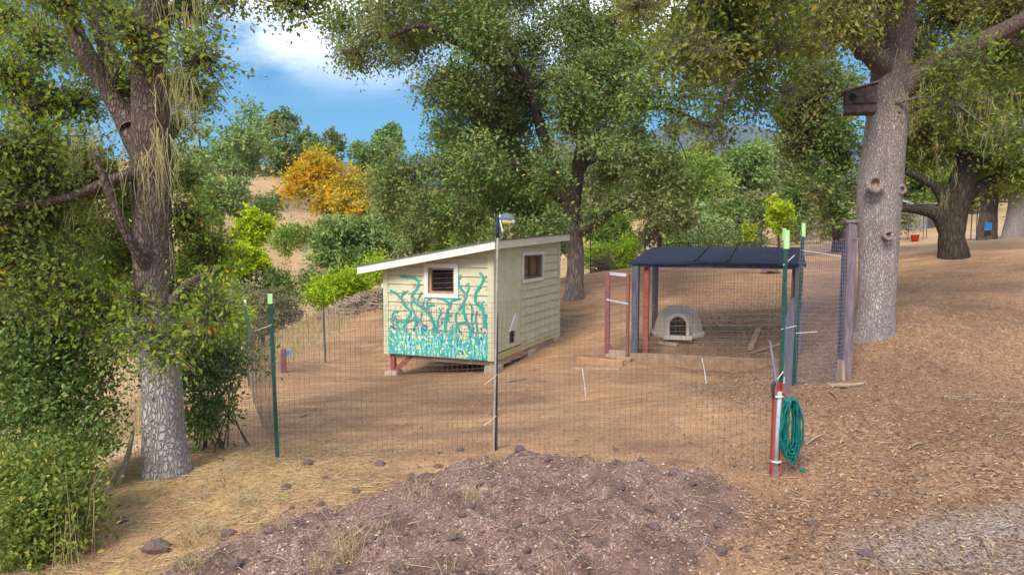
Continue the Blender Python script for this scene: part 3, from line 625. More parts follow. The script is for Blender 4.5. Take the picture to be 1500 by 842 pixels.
# ------------------------------------------------------------------ fences
def tpost(fence, b, height, cap=None, lean=(0, 0), mat=None, w_=1.0):
    b = np.asarray(b, float); t_ = b + V3(lean[0], lean[1], height); a = b - V3(0, 0, .25)
    mb = MB(); mb.bar(a, t_, .038 * w_, .008, (1, 0, 0)); mb.bar(a + V3(0, .018, 0), t_ + V3(0, .018, -.001), .008, .034 * w_, (1, 0, 0))
    for k in range(int(height / .055)):
        q = b + (t_ - b) * (k + .5) / int(height / .055); mb.box(q + V3(0, -.006, 0), (.012, .006, .012))
    p = mb.build('post', mat or M['tpost'], fence)
    if cap:
        ch = cap[1]; MB().bar(t_ - V3(0, 0, ch), t_ + V3(0, 0, .012), .042, .028, (1, 0, 0)).build('post_cap', cap[0], p)
    return t_
def mesh_panel(fence, line, height, pitch=.05, r=.0015, mat=None, hfun=None, sag=.012, name='wire_mesh'):
    """woven wire along a ground polyline"""
    line = np.asarray(line, float); seg = np.linalg.norm(np.diff(line, axis=0), axis=1); cum = np.r_[0, np.cumsum(seg)]
    n = int(cum[-1] / pitch) + 1; s = np.linspace(0, cum[-1], n)
    x = np.interp(s, cum, line[:, 0]); y = np.interp(s, cum, line[:, 1])
    g = h(x, y); k_ = np.ones(15) / 15; g = np.convolve(np.pad(g, 7, 'edge'), k_, 'valid') if n > 20 else g
    hh = np.broadcast_to(height, (n,)) if hfun is None else hfun(s / cum[-1])
    nr = np.stack([np.gradient(y), -np.gradient(x)], -1); nr /= np.linalg.norm(nr, axis=1, keepdims=True) + 1e-9
    rows = int(height / pitch) + 1; A = []; B = []
    def pt(i, f):
        w1 = sag * 3 * fbm(s[i] * .9 + 3, f * 2.0 + 0 * s[i], 2); w2 = sag * 2.2 * fbm(s[i] * 1.3 + 30, f * 1.5 + 9 + 0 * s[i], 2)
        return np.stack([x[i] + nr[i, 0] * w1, y[i] + nr[i, 1] * w1, g[i] + .01 + f * hh[i] + w2], -1)
    fr = np.linspace(0, 1, rows); idx = np.arange(n); st = idx[::4] if n > 8 else idx
    if st[-1] != n - 1: st = np.r_[st, n - 1]
    for f in fr:
        q = pt(st, f); A.append(q[:-1]); B.append(q[1:])
    for a, b in zip(fr[:-1:3], np.r_[fr[3::3], fr[-1:]][:len(fr[:-1:3])]):
        A.append(pt(idx, a)); B.append(pt(idx, b))
    Vv, F = prisms(np.vstack(A), np.vstack(B), r, r, 3)
    return tag(build_np(name, Vv, F, mat or M['wire'], fence), kind='stuff')
FL = G(407, 671); FM = G(722, 661) + V3(.03, .03, 0); FR = G(1138, 690)
ff = thing('wire_fence', FM, 'front wire mesh fence standing along the cinder mound', 'fence', 'wire fences round the pen')
F0 = V3(-5.6, 7.7, hz(-5.6, 7.7))
tpost(ff, FL, 1.62, (M['cap'], .085), (-.035, 0)); tpost(ff, FM, 1.42, None, (.01, 0), M['tpost_dark'], .8); tpost(ff, FR, 2.12, (M['cap'], .15), (.035, .02)); tpost(ff, F0, 1.62, (M['cap_white'], .1))
mesh_panel(ff, [F0, FL, FM, FR], 1.50)
def ties(fence, q, items):
    for a, b in items: MB().tube([q + V3(*a), q + V3(*b)], .004, 5).build('tie_wire', M['wire_pale'], fence)
ties(ff, FL, [((-.02, -.02, 1.33), (-.24, .1, 1.25))])
ties(ff, FR, [((0, -.02, 1.83), (.35, .6, 1.90)), ((0, -.02, 1.27), (.26, .3, 1.26)), ((-.03, -.03, .83), (.02, -.03, .90)), ((.03, -.03, .85), (.03, -.02, .60))])
# left side fence
lf = [FL, G(365, 566), G(477, 531), G(563, 502)]
lfe = thing('wire_fence', lf[1], 'side wire mesh fence above the dry grass slope, running behind the coop', 'fence', 'wire fences round the pen')
for b, ht, cp in zip(lf[1:], (1.62, 1.42, 1.55), ((M['cap_white'], .10), None, (M['cap_white'], .10))): tpost(lfe, b, ht, cp, (-.03, 0))
bkl = [lf[3], G(700, 440) if False else V3(-.6, 20.5, 0), V3(1.2, 22.5, 0)]
mesh_panel(lfe, lf, 1.25, .10, .0015)
# back fence
bk = [V3(-3.4, 18.3, 0), V3(-.4, 21.5, 0), V3(1.35, 23.6, 0), V3(2.9, 25.2, 0), V3(5.1, 26.2, 0), V3(7.2, 26.4, 0), V3(9.6, 26.3, 0), V3(12.2, 25.6, 0), V3(14.6, 27, 0)]
for b in bk: b[2] = hz(b[0], b[1])
bf = thing('wire_fence', bk[4], 'far wire mesh fence behind the big oak at the back of the pen', 'fence', 'wire fences round the pen')
for k, b in enumerate(bk[1:]): tpost(bf, b, 1.9 if k % 2 else 1.6, (M['cap_white'], .12) if k in (3, 4, 6) else None)
mesh_panel(bf, bk, 1.4, .11, .003)
# right fence with the gate side
T2a = G(1160, 565); T2b = T2a + V3(.30, .85, 0); T2b[2] = hz(T2b[0], T2b[1]); kp_corner = V3(5.0, 12.1, hz(5.0, 12.1))
PP = G(1238, 556)
rfe = thing('wire_fence', T2a, 'right-hand wire mesh fence with lime-capped posts beside the timber gateposts', 'fence', 'wire fences round the pen')
tpost(rfe, T2a, 2.12, (M['cap'], .16), (.11, .05)); tpost(rfe, T2b, 2.2, (M['cap'], .16), (-.12, .0)); tpost(rfe, T2a + V3(.16, .30, 0), 2.10, (M['cap'], .15), (.06, 0))
mesh_panel(rfe, [FR + V3(.05, .12, 0), T2a], 1.15, .09, .0016, M['wire_blue'])
mesh_panel(rfe, [T2a + V3(.05, 0, 0), PP], 1.95, .055, .0028, M['wire_blue'])
mesh_panel(rfe, [T2b, kp_corner], 1.5, .08, .0026, M['wire'])
ties(rfe, T2a, [((.08, -.02, 1.78), (.62, .06, 1.70)), ((.02, -.02, .70), (.30, -.02, .72))])
MB().tube(catmull([FR + V3(.02, .06, .55), FR + V3(.10, .35, .78), FR + V3(.21, .8, 1.05)], 8), .012, 6).build('brace', M['wire_blue'], rfe, smooth=True)
# timber gateposts
gp = thing('gatepost', PP, 'pair of weathered violet-grey timber gateposts with cap, beside big oak trunk', 'gatepost')
q = P(1232, 540, PP[1] + .35); q[2] = hz(q[0], q[1])
MB().bar(PP - V3(0, 0, .3), PP + V3(.02, 0, 2.22), .125, .10, (1, 0, 0)).build('post', M['wood_purple'], gp, bevel=.008)
MB().bar(q - V3(0, 0, .3), q + V3(.02, 0, 2.12), .10, .10, (1, 0, 0)).build('post', M['wood_blue'], gp, bevel=.008)
_m = (PP + q) / 2; _d = unit(np.r_[(q - PP)[:2], 0]); MB().box(V3(_m[0] + .02, _m[1], PP[2] + 2.245), (.17, np.linalg.norm((q - PP)[:2]) + .14, .045), np.cross(_d, eZ), _d, eZ).build('cap_board', M['wood_purple'], gp, bevel=.006)
MB().bar(PP + V3(.06, -.06, 2.0), q + V3(-.06, -.02, 2.0), .03, .09, (0, 0, 1)).build('rail', M['wood_purple'], gp)
MB().prism([PP + V3(-.14, -.02, -.05), PP + V3(-.02, -.06, -.05), PP + V3(-.05, -.055, .28), PP + V3(-.12, -.01, .30)], V3(0, .03, 0)).build('wedge', M['wood_raw'], gp)
fl = G(1240, 568)
tag(MB().tube(catmull([fl + V3(-.22, .02, .03), fl + V3(-.08, -.03, .04), fl + V3(.06, .02, .03), fl + V3(.26, .06, .05)], 12), [.02, .03, .03, .035, .03, .03, .035, .03, .03, .025, .02, .012], 6).build('fallen_branch', M['stick'], base=fl, smooth=True), 'pale crooked branch lying at the foot of the timber gateposts', 'branch')

# ------------------------------------------------------------------ dog kennel
def leaves_flat(pp, size, r):
    n = len(pp); a = r.uniform(0, 6.3, n); d = np.stack([np.cos(a), np.sin(a), 0 * a + .05], -1) * size; e = np.stack([-np.sin(a), np.cos(a), 0 * a + .2], -1) * size * .3
    Vv = np.stack([pp - d * .5, pp + e, pp + d * .5, pp - e * V3(1, 1, -1)], 1).reshape(-1, 3); b = np.arange(n)[:, None] * 4
    return Vv, np.vstack([b + np.array([[0, 1, 2]]), b + np.array([[0, 2, 3]])])
K1 = G(930, 527); kS = unit((.36, .933, 0)); kF = unit((.933, -.36, 0)); KW, KD, KH = 2.95, 2.35, 1.93
kz = K1[2]
def kp(a, b, z=0): return V3(*(K1 + kF * a + kS * b)[:2], kz + z)
KR = .24
def kr(a, b, z=0): return kp(a, b, z + KR * b / KD)
ken = thing('dog_run', kp(KW / 2, KD / 2), 'open timber dog run roofed with navy shade cloth and walled in wire', 'dog run')
for a, b, m_, wd in ((0, 0, 'wood_blue', .13), (KW, 0, 'wood_purple', .13), (0, KD, 'wood_blue', .12), (KW, KD, 'wood_blue', .12)):
    g = kp(a, b); g[2] = hz(g[0], g[1]) - .1
    MB().bar(g, np.r_[g[:2], kz + KH + KR * b / KD], wd, wd, kF).build('post', M[m_], ken, bevel=.008)
g = kp(.19, .12); g[2] = hz(g[0], g[1]) - .05
MB().bar(g, np.r_[g[:2], kz + KH - .05], .10, .09, kF).build('door_post', M['red_paint'], ken, bevel=.006)
for a0, b0, a1, b1 in ((0, 0, KW, 0), (0, KD, KW, KD), (0, 0, 0, KD), (KW, 0, KW, KD), (KW / 2, 0, KW / 2, KD)):
    MB().bar(kr(a0, b0, KH - .06), kr(a1, b1, KH - .06), .06, .09, eZ if False else V3(*(kS if b0 == b1 else kF))).build('roof_beam', M['wood_blue'], ken)
# shade cloth: sagging, with overlap seams and a hanging hem
def cloth(a0, a1, lift, name='shade_cloth'):
    na, nb = 26, 18; pts = []
    for j in range(nb):
        for i in range(na):
            a = a0 + (a1 - a0) * i / (na - 1); b = -.10 + (KD + .2) * j / (nb - 1)
            z = KH + .012 + lift + .012 * math.cos(a * 2 * math.pi / (KW / 2)) * math.sin(math.pi * j / (nb - 1)) + .03 * float(fbm(np.array(a * 1.7), np.array(b * 1.7), 3))
            if j == 0: z -= .035 + .03 * float(fbm(np.array(a * 2.5), np.array(3.), 2)); b = -.115
            if j == 1: b = -.10
            if i == 0 and a0 < 0: z -= .04; a += .01
            if i == na - 1 and a1 > KW: z -= .04
            pts.append(kr(a, b, z))
    fs = [(j * na + i, j * na + i + 1, (j + 1) * na + i + 1, (j + 1) * na + i) for j in range(nb - 1) for i in range(na - 1)]
    o = MB().add(pts, fs).build(name, M['tarp'], ken); md = o.modifiers.new('s', 'SOLIDIFY'); md.thickness = .006; return o
cloth(-.13, 1.15, .004); cloth(1.08, 1.75, .012); cloth(1.66, KW + .12, .004)
for a in (1.12, 1.71): MB().bar(kr(a, -.09, KH + .045), kr(a + .03, KD + .08, KH + .045), .05, .016, kF).build('seam_batten', M['dark'], ken)
_pl = np.array([kr(a_, b_, KH + .05) for a_, b_ in np.random.default_rng(77).uniform((.1, .05), (KW - .1, KD - .1), (26, 2))])
_v, _f = leaves_flat(_pl, .05, np.random.default_rng(78))
tag(build_np('fallen_leaves', _v, _f, M['litter'], ken, attrs=dict(rnd=np.repeat(np.linspace(.4, 1, 26), 4))), kind='stuff')
MB().bar(kp(-.08, -.09, .0) , kp(KW + .05, -.09, .05), .04, .28, kS).build('kick_board', M['wood_dull'], ken, bevel=.006)
MB().bar(kp(-.02, .1, .06) , kp(-.02, KD, .26), .05, .16, kF).build('kick_board', M['wood_raw'], ken, bevel=.006)
MB().bar(kp(0, KD + .05, .34) , kp(KW, KD + .05, .40), .05, .16, kS).build('kick_board', M['wood_raw'], ken, bevel=.006)
def kmesh(a0, b0, a1, b1, z0, z1):
    p0, p1 = kp(a0, b0), kp(a1, b1); n = int(np.linalg.norm(p1 - p0) / .06); s = np.linspace(0, 1, n)[:, None]
    A = [np.c_[(p0 + (p1 - p0) * s)[:, :2], np.full(n, kz + z0)]]; B = [np.c_[(p0 + (p1 - p0) * s)[:, :2], np.full(n, kz + z1)]]
    for z in np.arange(z0, z1, .06): A.append(np.r_[p0[:2], kz + z][None]); B.append(np.r_[p1[:2], kz + z][None])
    Vv, F = prisms(np.vstack(A), np.vstack(B), .0017, .0017, 3)
    tag(build_np('wire_mesh', Vv, F, M['wire'], ken), kind='stuff')
kmesh(.06, -.07, KW, -.07, .0, KH - .15); kmesh(-.07, .1, -.07, KD, .0, KH - .1); kmesh(.05, KD + .07, KW, KD + .07, .2, KH - .1); kmesh(KW + .07, 0, KW + .07, KD, .1, KH - .1)
# open gate of the run
kg0 = G(889, 522); kg1 = kp(-.10, -.02)
gt = thing('kennel_gate', kg0, 'open maroon framed wire gate hanging off the dog run', 'gate')
gd_ = unit(np.r_[(kg1 - kg0)[:2], 0]); gl = np.linalg.norm((kg1 - kg0)[:2]); gz = kg0[2] + .04
gq = lambda a, z: V3(*(kg0 + gd_ * a)[:2], gz + z)
GH = 1.66
MB().bar(gq(0, 0), gq(0, GH), .10, .045, gd_).build('stile', M['maroon'], gt, bevel=.005)
MB().bar(gq(gl - .05, 0), gq(gl - .05, GH - .04), .06, .045, gd_).build('stile', M['maroon'], gt, bevel=.005)
MB().bar(gq(.051, GH - .03), gq(gl - .082, GH - .05), .06, .044, eZ).build('rail', pm('lavender_rail', (.42, .36, .42), (.55, .48, .52), 6, .7, .2, .003), gt)
MB().bar(gq(-.03, GH * .67), gq(gl - .05, GH * .63), .035, .02, eZ).build('latch_bar', M['pipe'], gt).location = (0, -.035, 0)
MB().bar(gq(.051, .05), gq(gl - .082, .05), .10, .044, eZ).build('rail', M['wood_raw'], gt)
for sgn, zz in ((1, .10), (-1, GH - .06)):
    MB().prism([gq(.05, zz), gq(.05, zz + sgn * .14), gq(.17, zz)], V3(0, -.012, 0) ).build('gusset', M['maroon'], gt)
n = int(gl / .05); xs_ = np.linspace(.05, gl - .08, n); zs_ = np.arange(.08, GH - .05, .05)
A = np.array([gq(a, .05) for a in xs_] + [gq(.05, z) for z in zs_]); B = np.array([gq(a, GH - .05) for a in xs_] + [gq(gl - .08, z) for z in zs_])
tag(build_np('wire_mesh', *prisms(A, B, .0016, .0016, 3), M['wire'], gt), kind='stuff')

# dog igloo
DI = G(999, 497); DI = DI + V3(0, .35, 0); DI[2] = hz(DI[0], DI[1]) - .03
ig = thing('dog_house', DI, 'tan dome-shaped plastic dog house with arched dark doorway', 'dog house')
fx = unit((-.25, -.97, 0)); rx_ = unit(np.cross(eZ, fx))
def dome():
    nu, nv = 40, 12; pts = []; R0, H0 = .53, .62
    for j in range(nv):
        t_ = j / (nv - 1)
        for i in range(nu):
            a = 2 * math.pi * i / nu; rr_ = R0 * math.cos(t_ * math.pi / 2) ** .62; z = H0 * math.sin(t_ * math.pi / 2) ** 1.15
            groove = 1 - .018 * (abs((a * 8 / (2 * math.pi)) % 1 - .5) > .46)
            pts.append(DI + V3(rr_ * math.cos(a) * groove, rr_ * math.sin(a) * groove, z + .03))
    return MB().add(pts, [(j * nu + i, j * nu + (i + 1) % nu, (j + 1) * nu + (i + 1) % nu, (j + 1) * nu + i) for j in range(nv - 1) for i in range(nu)])
dome().build('dome', M['plastic_tan'], ig, smooth=True)
MB().lathe(DI, [(.56, -.04), (.58, .0), (.575, .06), (.54, .085), (.3, .09)], 36).build('base_rim', M['plastic_tan'], ig, smooth=True)
arch = lambda w_, hh, n=14: [(-w_, 0)] + [(-w_ * math.cos(math.pi * k / n), hh - w_ + w_ * math.sin(math.pi * k / n)) for k in range(n + 1)] + [(w_, 0)]
fo = DI + fx * .38
outer, inner = arch(.25, .50), arch(.17, .40)
pts = [fo + rx_ * a + eZ * (b + .04) for a, b in outer]; pin = [fo + fx * .25 + rx_ * a + eZ * (b * .97 + .05) for a, b in outer]
no = len(outer)
tun = MB().add(pts + pin + [fo + fx * .255 + rx_ * a + eZ * (b + .06) for a, b in inner] + [fo + fx * .10 + rx_ * a + eZ * (b + .06) for a, b in inner],
   [(i, i + 1, no + i + 1, no + i) for i in range(no - 1)] + [(no + i, no + i + 1, 2 * no + i + 1, 2 * no + i) for i in range(no - 1)] + [(2 * no + i, 2 * no + i + 1, 3 * no + i + 1, 3 * no + i) for i in range(no - 1)])
tun.build('entrance', M['plastic_tan'], ig, smooth=True)
MB().prism([fo + fx * .19 + rx_ * a + eZ * (b + .06) for a, b in inner], -fx * .02).build('doorway', M['dark'], ig)
MB().box(fo + fx * .22 + eZ * .02, (.62, .30, .09), rx_, fx, eZ).build('sill', M['plastic_tan'], ig, bevel=.02)
# lumber lying about
def plank(p0, p1, wd, th, mat, label, cat='plank', z=.04):
    a = G(*p0) if len(p0) == 2 else np.asarray(p0); b = G(*p1) if len(p1) == 2 else np.asarray(p1)
    a = a + V3(0, 0, z); b = b + V3(0, 0, z)
    return tag(MB().bar(a, b, th, wd, V3(0, 0, 1)).build('plank', mat, base=(a + b) / 2, bevel=.006), label, cat)
plank((845, 531), (913, 537), .10, .13, M['wood_orange'], 'short orange-brown plank lying before the open kennel gate', z=.05)
plank((838, 540), (908, 542), .14, .03, M['wood_raw'], 'thin pale board half buried beside the orange-brown plank', z=.01)
plank((888, 523), (925, 531), .12, .07, M['wood_raw'], 'weathered log offcut lying under the open kennel gate', z=.04)
plank((1098, 517), (1111, 484), .12, .03, M['wood_raw'], 'pale plank propped on the ground inside the dog run', z=.03)
plank((1100, 519), (1150, 503), .10, .03, M['wood_raw'], 'grey plank lying flat inside the dog run', z=.02)
plank((965, 503), (993, 507), .22, .05, M['concrete'], 'flat grey paver in front of the dome dog house', 'paver', .02)
# white stakes
for (a, b), lb in zip((((858, 580), (853, 540)), ((1035, 562), (1028, 524))), ('thin white stake standing on bare dirt nearest the coop', 'thin white stake standing on bare dirt before the dog run')):
    g = G(*a); t_ = P(*b, g[1]); tag(MB().tube([g - V3(0, 0, .05), (g + t_) / 2 + V3(.006, 0, 0), t_], .007, 6).build('stake', M['wire_pale'], base=g), lb, 'stake')
# red stub post with blue tag
g = G(416, 546); sp_ = thing('stub_post', g, 'short dark red wooden stub post with blue tag by the side fence', 'post')
MB().bar(g - V3(0, 0, .15), g + V3(0, 0, .48), .10, .10, (1, .2, 0)).build('post', M['maroon'], sp_, bevel=.008)
MB().bar(g + V3(-.07, .03, -.1), g + V3(-.07, .03, .38), .05, .06, (1, .2, 0)).build('side_board', M['wood_raw'], sp_)
MB().prism([g + V3(.075, -.03, .36), g + V3(.15, -.03, .39), g + V3(.14, -.03, .46), g + V3(.055, -.03, .45)], V3(0, .01, 0)).build('tag', M['blue_plastic'], sp_)
# hose post and hose
g = G(1135, 697); hp = thing('hose_post', g, 'low red post with grey pipe strapped on, standing before the fence corner', 'post')
HT = (697 - 557) / 1000 * g[1]
mb = MB(); mb.bar(g + V3(-.032, 0, -.2), g + V3(-.020, 0, HT), .020, .055, (1, 0, 0)); mb.bar(g + V3(.035, .0, -.2), g + V3(.045, 0, HT), .022, .055, (1, 0, 0)); mb.bar(g + V3(0, .03, -.2), g + V3(.01, .03, HT - .01), .07, .015, (1, 0, 0))
mb.build('channel', M['red_paint'], hp)
MB().tube([g + V3(.0, -.022, .08), g + V3(.004, -.028, HT * .5), g + V3(.012, -.028, HT * .92)], .020, 10).build('pipe', M['pipe'], hp, smooth=True)
MB().lathe(g + V3(.0, -.02, -.02), [(.03, 0), (.035, .03), (.03, .10), (.02, .12)], 10).build('pipe_foot', M['cinder'], hp, smooth=True)
for zz in (.13, HT * .86): MB().lathe(g + V3(.003, -.012, zz), [(.045, 0), (.046, .012)], 14).build('strap', M['wire_pale'], hp)
MB().tube(catmull([g + V3(-.04, -.03, HT * .86), g + V3(-.055, -.03, HT * .97), g + V3(-.03, -.03, HT * 1.03)], 6), .014, 6).build('bundle', M['tpost_dark'], hp, smooth=True)
MB().tube(catmull([g + V3(.0, -.02, HT * .93), g + V3(.055, -.05, HT * .90), g + V3(.09, -.06, HT * .84)], 6), .008, 6).build('hook', M['red_paint'], hp, smooth=True)
hc = g + V3(.095, -.045, HT * .86); pts = []; r8 = np.random.default_rng(8)
for k in range(17):
    wd = r8.uniform(.02, .078); hl = r8.uniform(.40, .56); ox = r8.uniform(-.022, .03); oy = -.03 + .007 * (k - 8)
    for a in np.linspace(0, 2 * math.pi, 22, endpoint=False):
        sx = math.sin(a); cz = math.cos(a)
        pts.append(hc + V3(ox + wd * sx * (1 + .25 * (cz < 0)) + .006 * r8.normal(), oy + .006 * r8.normal() + .008 * a / 6.3, -hl / 2 + hl / 2 * (abs(cz) ** .8) * np.sign(cz)))
tag(MB().tube(catmull(pts, len(pts) * 2), .0095, 7).build('garden_hose', M['hose'], base=hc, smooth=True), 'coiled teal green garden hose hanging from the low red post', 'hose')
g2 = G(1176, 692)
tag(MB().prism([g2 + V3(-.03, 0, .01), g2 + V3(.01, -.02, .012), g2 + V3(.03, .01, .015), g2 + V3(0, .03, .03)], V3(0, 0, .012)).build('plastic_scrap', M['hose'], base=g2), 'small teal plastic scrap lying on leaf litter near the hose', 'scrap')
# ------------------------------------------------------------------ vegetation
def leaves(Pp, S, size, r, flat=.6, asp=.55):
    """small folded leaf blades at Pp, growing roughly along S"""
    n = len(Pp); a = S * .6 + r.normal(0, .7, (n, 3)); a /= np.linalg.norm(a, axis=1, keepdims=True) + 1e-9
    up = r.normal(0, .7, (n, 3)); up[:, 2] += flat; sd = np.cross(a, up); sd /= np.linalg.norm(sd, axis=1, keepdims=True) + 1e-9
    nm = np.cross(sd, a); s = (size * r.uniform(.45, 1.5, n))[:, None]
    mid = Pp + a * s * .5
    Vv = np.stack([Pp, mid + sd * s * asp * .5 + nm * s * .10, Pp + a * s, mid - sd * s * asp * .5 + nm * s * .10], 1).reshape(-1, 3)
    b = np.arange(n)[:, None] * 4
    return Vv, np.vstack([b + np.array([[0, 1, 2]]), b + np.array([[0, 2, 3]])])
def crown_np(cl, nleaf, size, r, m=12, L_=.35, droop=.15, flat=.6, asp=.55, shell=.45):
    """leaf sprays through a set of ellipsoid clumps; cl rows: x y z rx ry rz"""
    cl = np.asarray(cl, float); wgt = (cl[:, 3] * cl[:, 5]) ; wgt = wgt / wgt.sum(); ns = max(1, nleaf // m)
    ci = r.choice(len(cl), ns, p=wgt); c = cl[ci]
    d = r.normal(0, 1, (ns, 3)); d /= np.linalg.norm(d, axis=1, keepdims=True); rad = r.random(ns) ** shell * (1 + .22 * r.normal(0, 1, ns).clip(-2, 2))
    p = c[:, :3] + d * rad[:, None] * c[:, 3:6]
    s = d * .8 + r.normal(0, .6, (ns, 3)); s[:, 2] -= droop; s /= np.linalg.norm(s, axis=1, keepdims=True)
    t = r.random((ns, m)); ll = L_ * r.uniform(.6, 1.4, (ns, 1))
    q = p[:, None] + s[:, None] * (t * ll)[:, :, None] + r.normal(0, 1, (ns, m, 3)) * (L_ * .22)
    q[:, :, 2] -= droop * .5 * (t * ll) ** 2 / max(L_, .05)
    S = np.repeat(s, m, 0); Vv, F = leaves(q.reshape(-1, 3), S, size, r, flat, asp)
    tone = np.repeat(np.clip(r.normal(.45, .16, ns), 0, 1), m) + r.normal(0, .14, ns * m)
    rare = r.random(ns * m) < .03; tone = np.where(rare, r.uniform(.9, 1, ns * m), np.clip(tone, 0, .94))
    return Vv, F, np.repeat(tone, 4), p, s, ll[:, 0]
def limbs_to(skel, cl, r, r0=.05, r1=.012, seg=5, wob=.12):
    """a curved limb from the nearest bit of skeleton to each clump"""
    sk = np.asarray(skel, float); out = []; order = np.argsort([np.min(np.linalg.norm(sk[:, :3] - c[:3], axis=1)) for c in cl])
    for i in order:
        c = cl[i][:3]; dd = np.linalg.norm(sk[:, :3] - c, axis=1) + np.maximum(0, sk[:, 2] - c[2]) * .8; j = np.argmin(dd); a = sk[j]
        ln = np.linalg.norm(c - a[:3])
        if ln < .05: continue
        mid1 = a[:3] + (c - a[:3]) * .35 + r.normal(0, wob, 3) * ln + V3(0, 0, .10 * ln); mid2 = a[:3] + (c - a[:3]) * .7 + r.normal(0, wob, 3) * ln
        k = max(5, min(14, int(ln / .25))); pts = catmull([a[:3], mid1, mid2, c], k)
        ra = min(a[3] * .75, r0 * (.5 + ln * .35)); rad = np.linspace(ra, r1, k); out.append(tube_np(pts, rad, seg))
        sk = np.vstack([sk, np.c_[pts[1:], rad[1:]]])
    return out
def path(px, Y):      # photo pixels with radii in px -> points and radii in metres
    Ys = Y if hasattr(Y, '__len__') else [Y] * len(px)
    return np.array([P(a, b, y_) for (a, b, c), y_ in zip(px, Ys)]), np.array([c * y_ / 1000 for (a, b, c), y_ in zip(px, Ys)])
def tree(name, label, trunk, limbs, cl, nleaf, size, lm, bm, seed, group=None, m=12, L_=.35, droop=.15, seg=28, lump=.05, r0=.06, r1=.012, twigs=False, moss=None, flat=.6, asp=.55, shell=.45, rings=90, cat='tree', base=None):
    r = np.random.default_rng(seed)
    b = base if base is not None else trunk[0][0]
    t = thing(name, b, label, cat, group)
    parts = []; sk = []
    for k, (pts, rad) in enumerate([trunk] + limbs):
        n = rings if k == 0 else 26
        pp = catmull(pts, n); rr = np.interp(np.linspace(0, len(rad) - 1, n), np.arange(len(rad)), rad)
        parts.append(tube_np(pp, rr, seg if k == 0 else max(8, seg // 2), lump, seed + k * 3.1)); sk.append(np.c_[pp, rr][(n // 5 if k == 0 else 2):])
    sk = np.vstack(sk); parts += limbs_to(sk, cl, r, r0, r1)
    cv, cf_, tone, p, s, ll = crown_np(cl, nleaf, size, r, m, L_, droop, flat, asp, shell)
    if twigs: parts.append(prisms(p - s * ll[:, None] * .5, p + s * ll[:, None] * .9, .005, .0015, 3))
    Vv, Fs = merge(parts); build_np('trunk', Vv, Fs, bm, t, smooth=True)
    tag(build_np('crown', cv, cf_, lm, t, attrs=dict(rnd=tone)), kind='stuff')
    if moss is not None: moss_part(t, moss, r)
    return t
def moss_part(t, spec, r):
    """spec rows: x y z spread length count: hanging lichen strands"""
    A, B, ra, rb = [], [], [], []
    for x, y, z, spd, ln, n in spec:
        for k in range(int(n * 1.8)):
            if k % 6 == 0: cc_ = V3(x, y, z) + r.normal(0, spd, 3) * V3(1, 1, .8); lk = r.uniform(.4, 1.0)
            p = cc_ + r.normal(0, .02 + spd * .08, 3); w_ = ln * .0042 * r.uniform(.5, 1.3); l1 = ln * lk * r.uniform(.4, 1.0); sway = r.normal(0, .012, 2)
            for j in range(4):
                q = p + V3(sway[0] * l1 + r.normal(0, .028) * ln, sway[1] * l1 + r.normal(0, .028) * ln, -l1 / 4)
                A.append(p); B.append(q); ra.append(w_ * (1 - j * .22)); rb.append(w_ * (1 - (j + 1) * .22)); p = q
    tag(build_np('hanging_moss', *prisms(np.array(A), np.array(B), ra, rb, 3), M['moss'], t), kind='stuff')
def clumps(rows, r, squash=.8, tight=1.0, split=3):
    """rows px py radius_px Y -> clumps, each split in a few smaller ones for an uneven outline"""
    out = []
    for px, py, rp, Y in rows:
        c = P(px, py, Y); R_ = rp * Y / 1000
        for k in range(split):
            o = r.normal(0, .45, 3) * R_; q = R_ * r.uniform(.5, .85) * tight; out.append((*(c + o * V3(1, 1.2, .8)), q, q * 1.1, q * squash))
    return out
rt = np.random.default_rng(21)

# --- oak on the left, hung with lichen
tb = G(246, 692); Y1 = tb[1]
tr = path([(246, 712, 40), (245, 690, 35), (241, 640, 29), (236, 560, 28), (229, 450, 28), (223, 330, 26), (222, 240, 28), (219, 120, 24), (223, 0, 21), (228, -160, 20), (235, -330, 12)], Y1)
lb = [path([(218, 250, 17), (172, 155, 14), (118, 62, 12), (75, -40, 10), (30, -150, 8)], [Y1, Y1 + .1, Y1 + .2, Y1 + .4, Y1 + .6]),
      path([(192, 190, 14), (164, 90, 12), (132, 0, 10), (110, -110, 6)], [Y1, Y1 + .5, Y1 + .8, Y1 + 1]), path([(222, 250, 12), (170, 262, 8), (100, 290, 6), (30, 300, 4)], [Y1, Y1 - .3, Y1 - .4, Y1 - .5]),
      path([(230, 420, 9), (180, 330, 7), (140, 230, 5)], [Y1, Y1 - .4, Y1 - .6]), path([(215, 60, 12), (262, 10, 9), (330, -40, 6), (420, -30, 4)], [Y1, Y1 + .3, Y1 + .6, Y1 + .8]),
      path([(232, 470, 9), (270, 420, 6), (305, 400, 4)], [Y1, Y1 - .1, Y1 - .2])]
rows = [(60, 60, 34), (20, 120, 32), (100, 150, 40), (30, 205, 40), (150, 100, 28), (10, 30, 28), (285, 25, 26), (292, 78, 24), (280, 130, 28), (250, 180, 24), (60, 260, 50), (130, 245, 45), (180, 290, 34),
        (20, 320, 52), (90, 340, 52), (150, 375, 46), (40, 410, 52), (110, 440, 50), (165, 470, 34), (20, 480, 48), (275, 320, 26), (285, 368, 34), (262, 425, 38), (300, 440, 28), (200, 440, 20), (232, 485, 20), (285, 480, 26), (262, 260, 20),
        (215, 120, 20), (200, 60, 26), (180, 20, 30), (90, 0, 40), (330, -10, 22), (430, 6, 16), (408, -15, 22), (455, -20, 22), (60, -110, 40), (200, -130, 50), (320, -110, 40)]
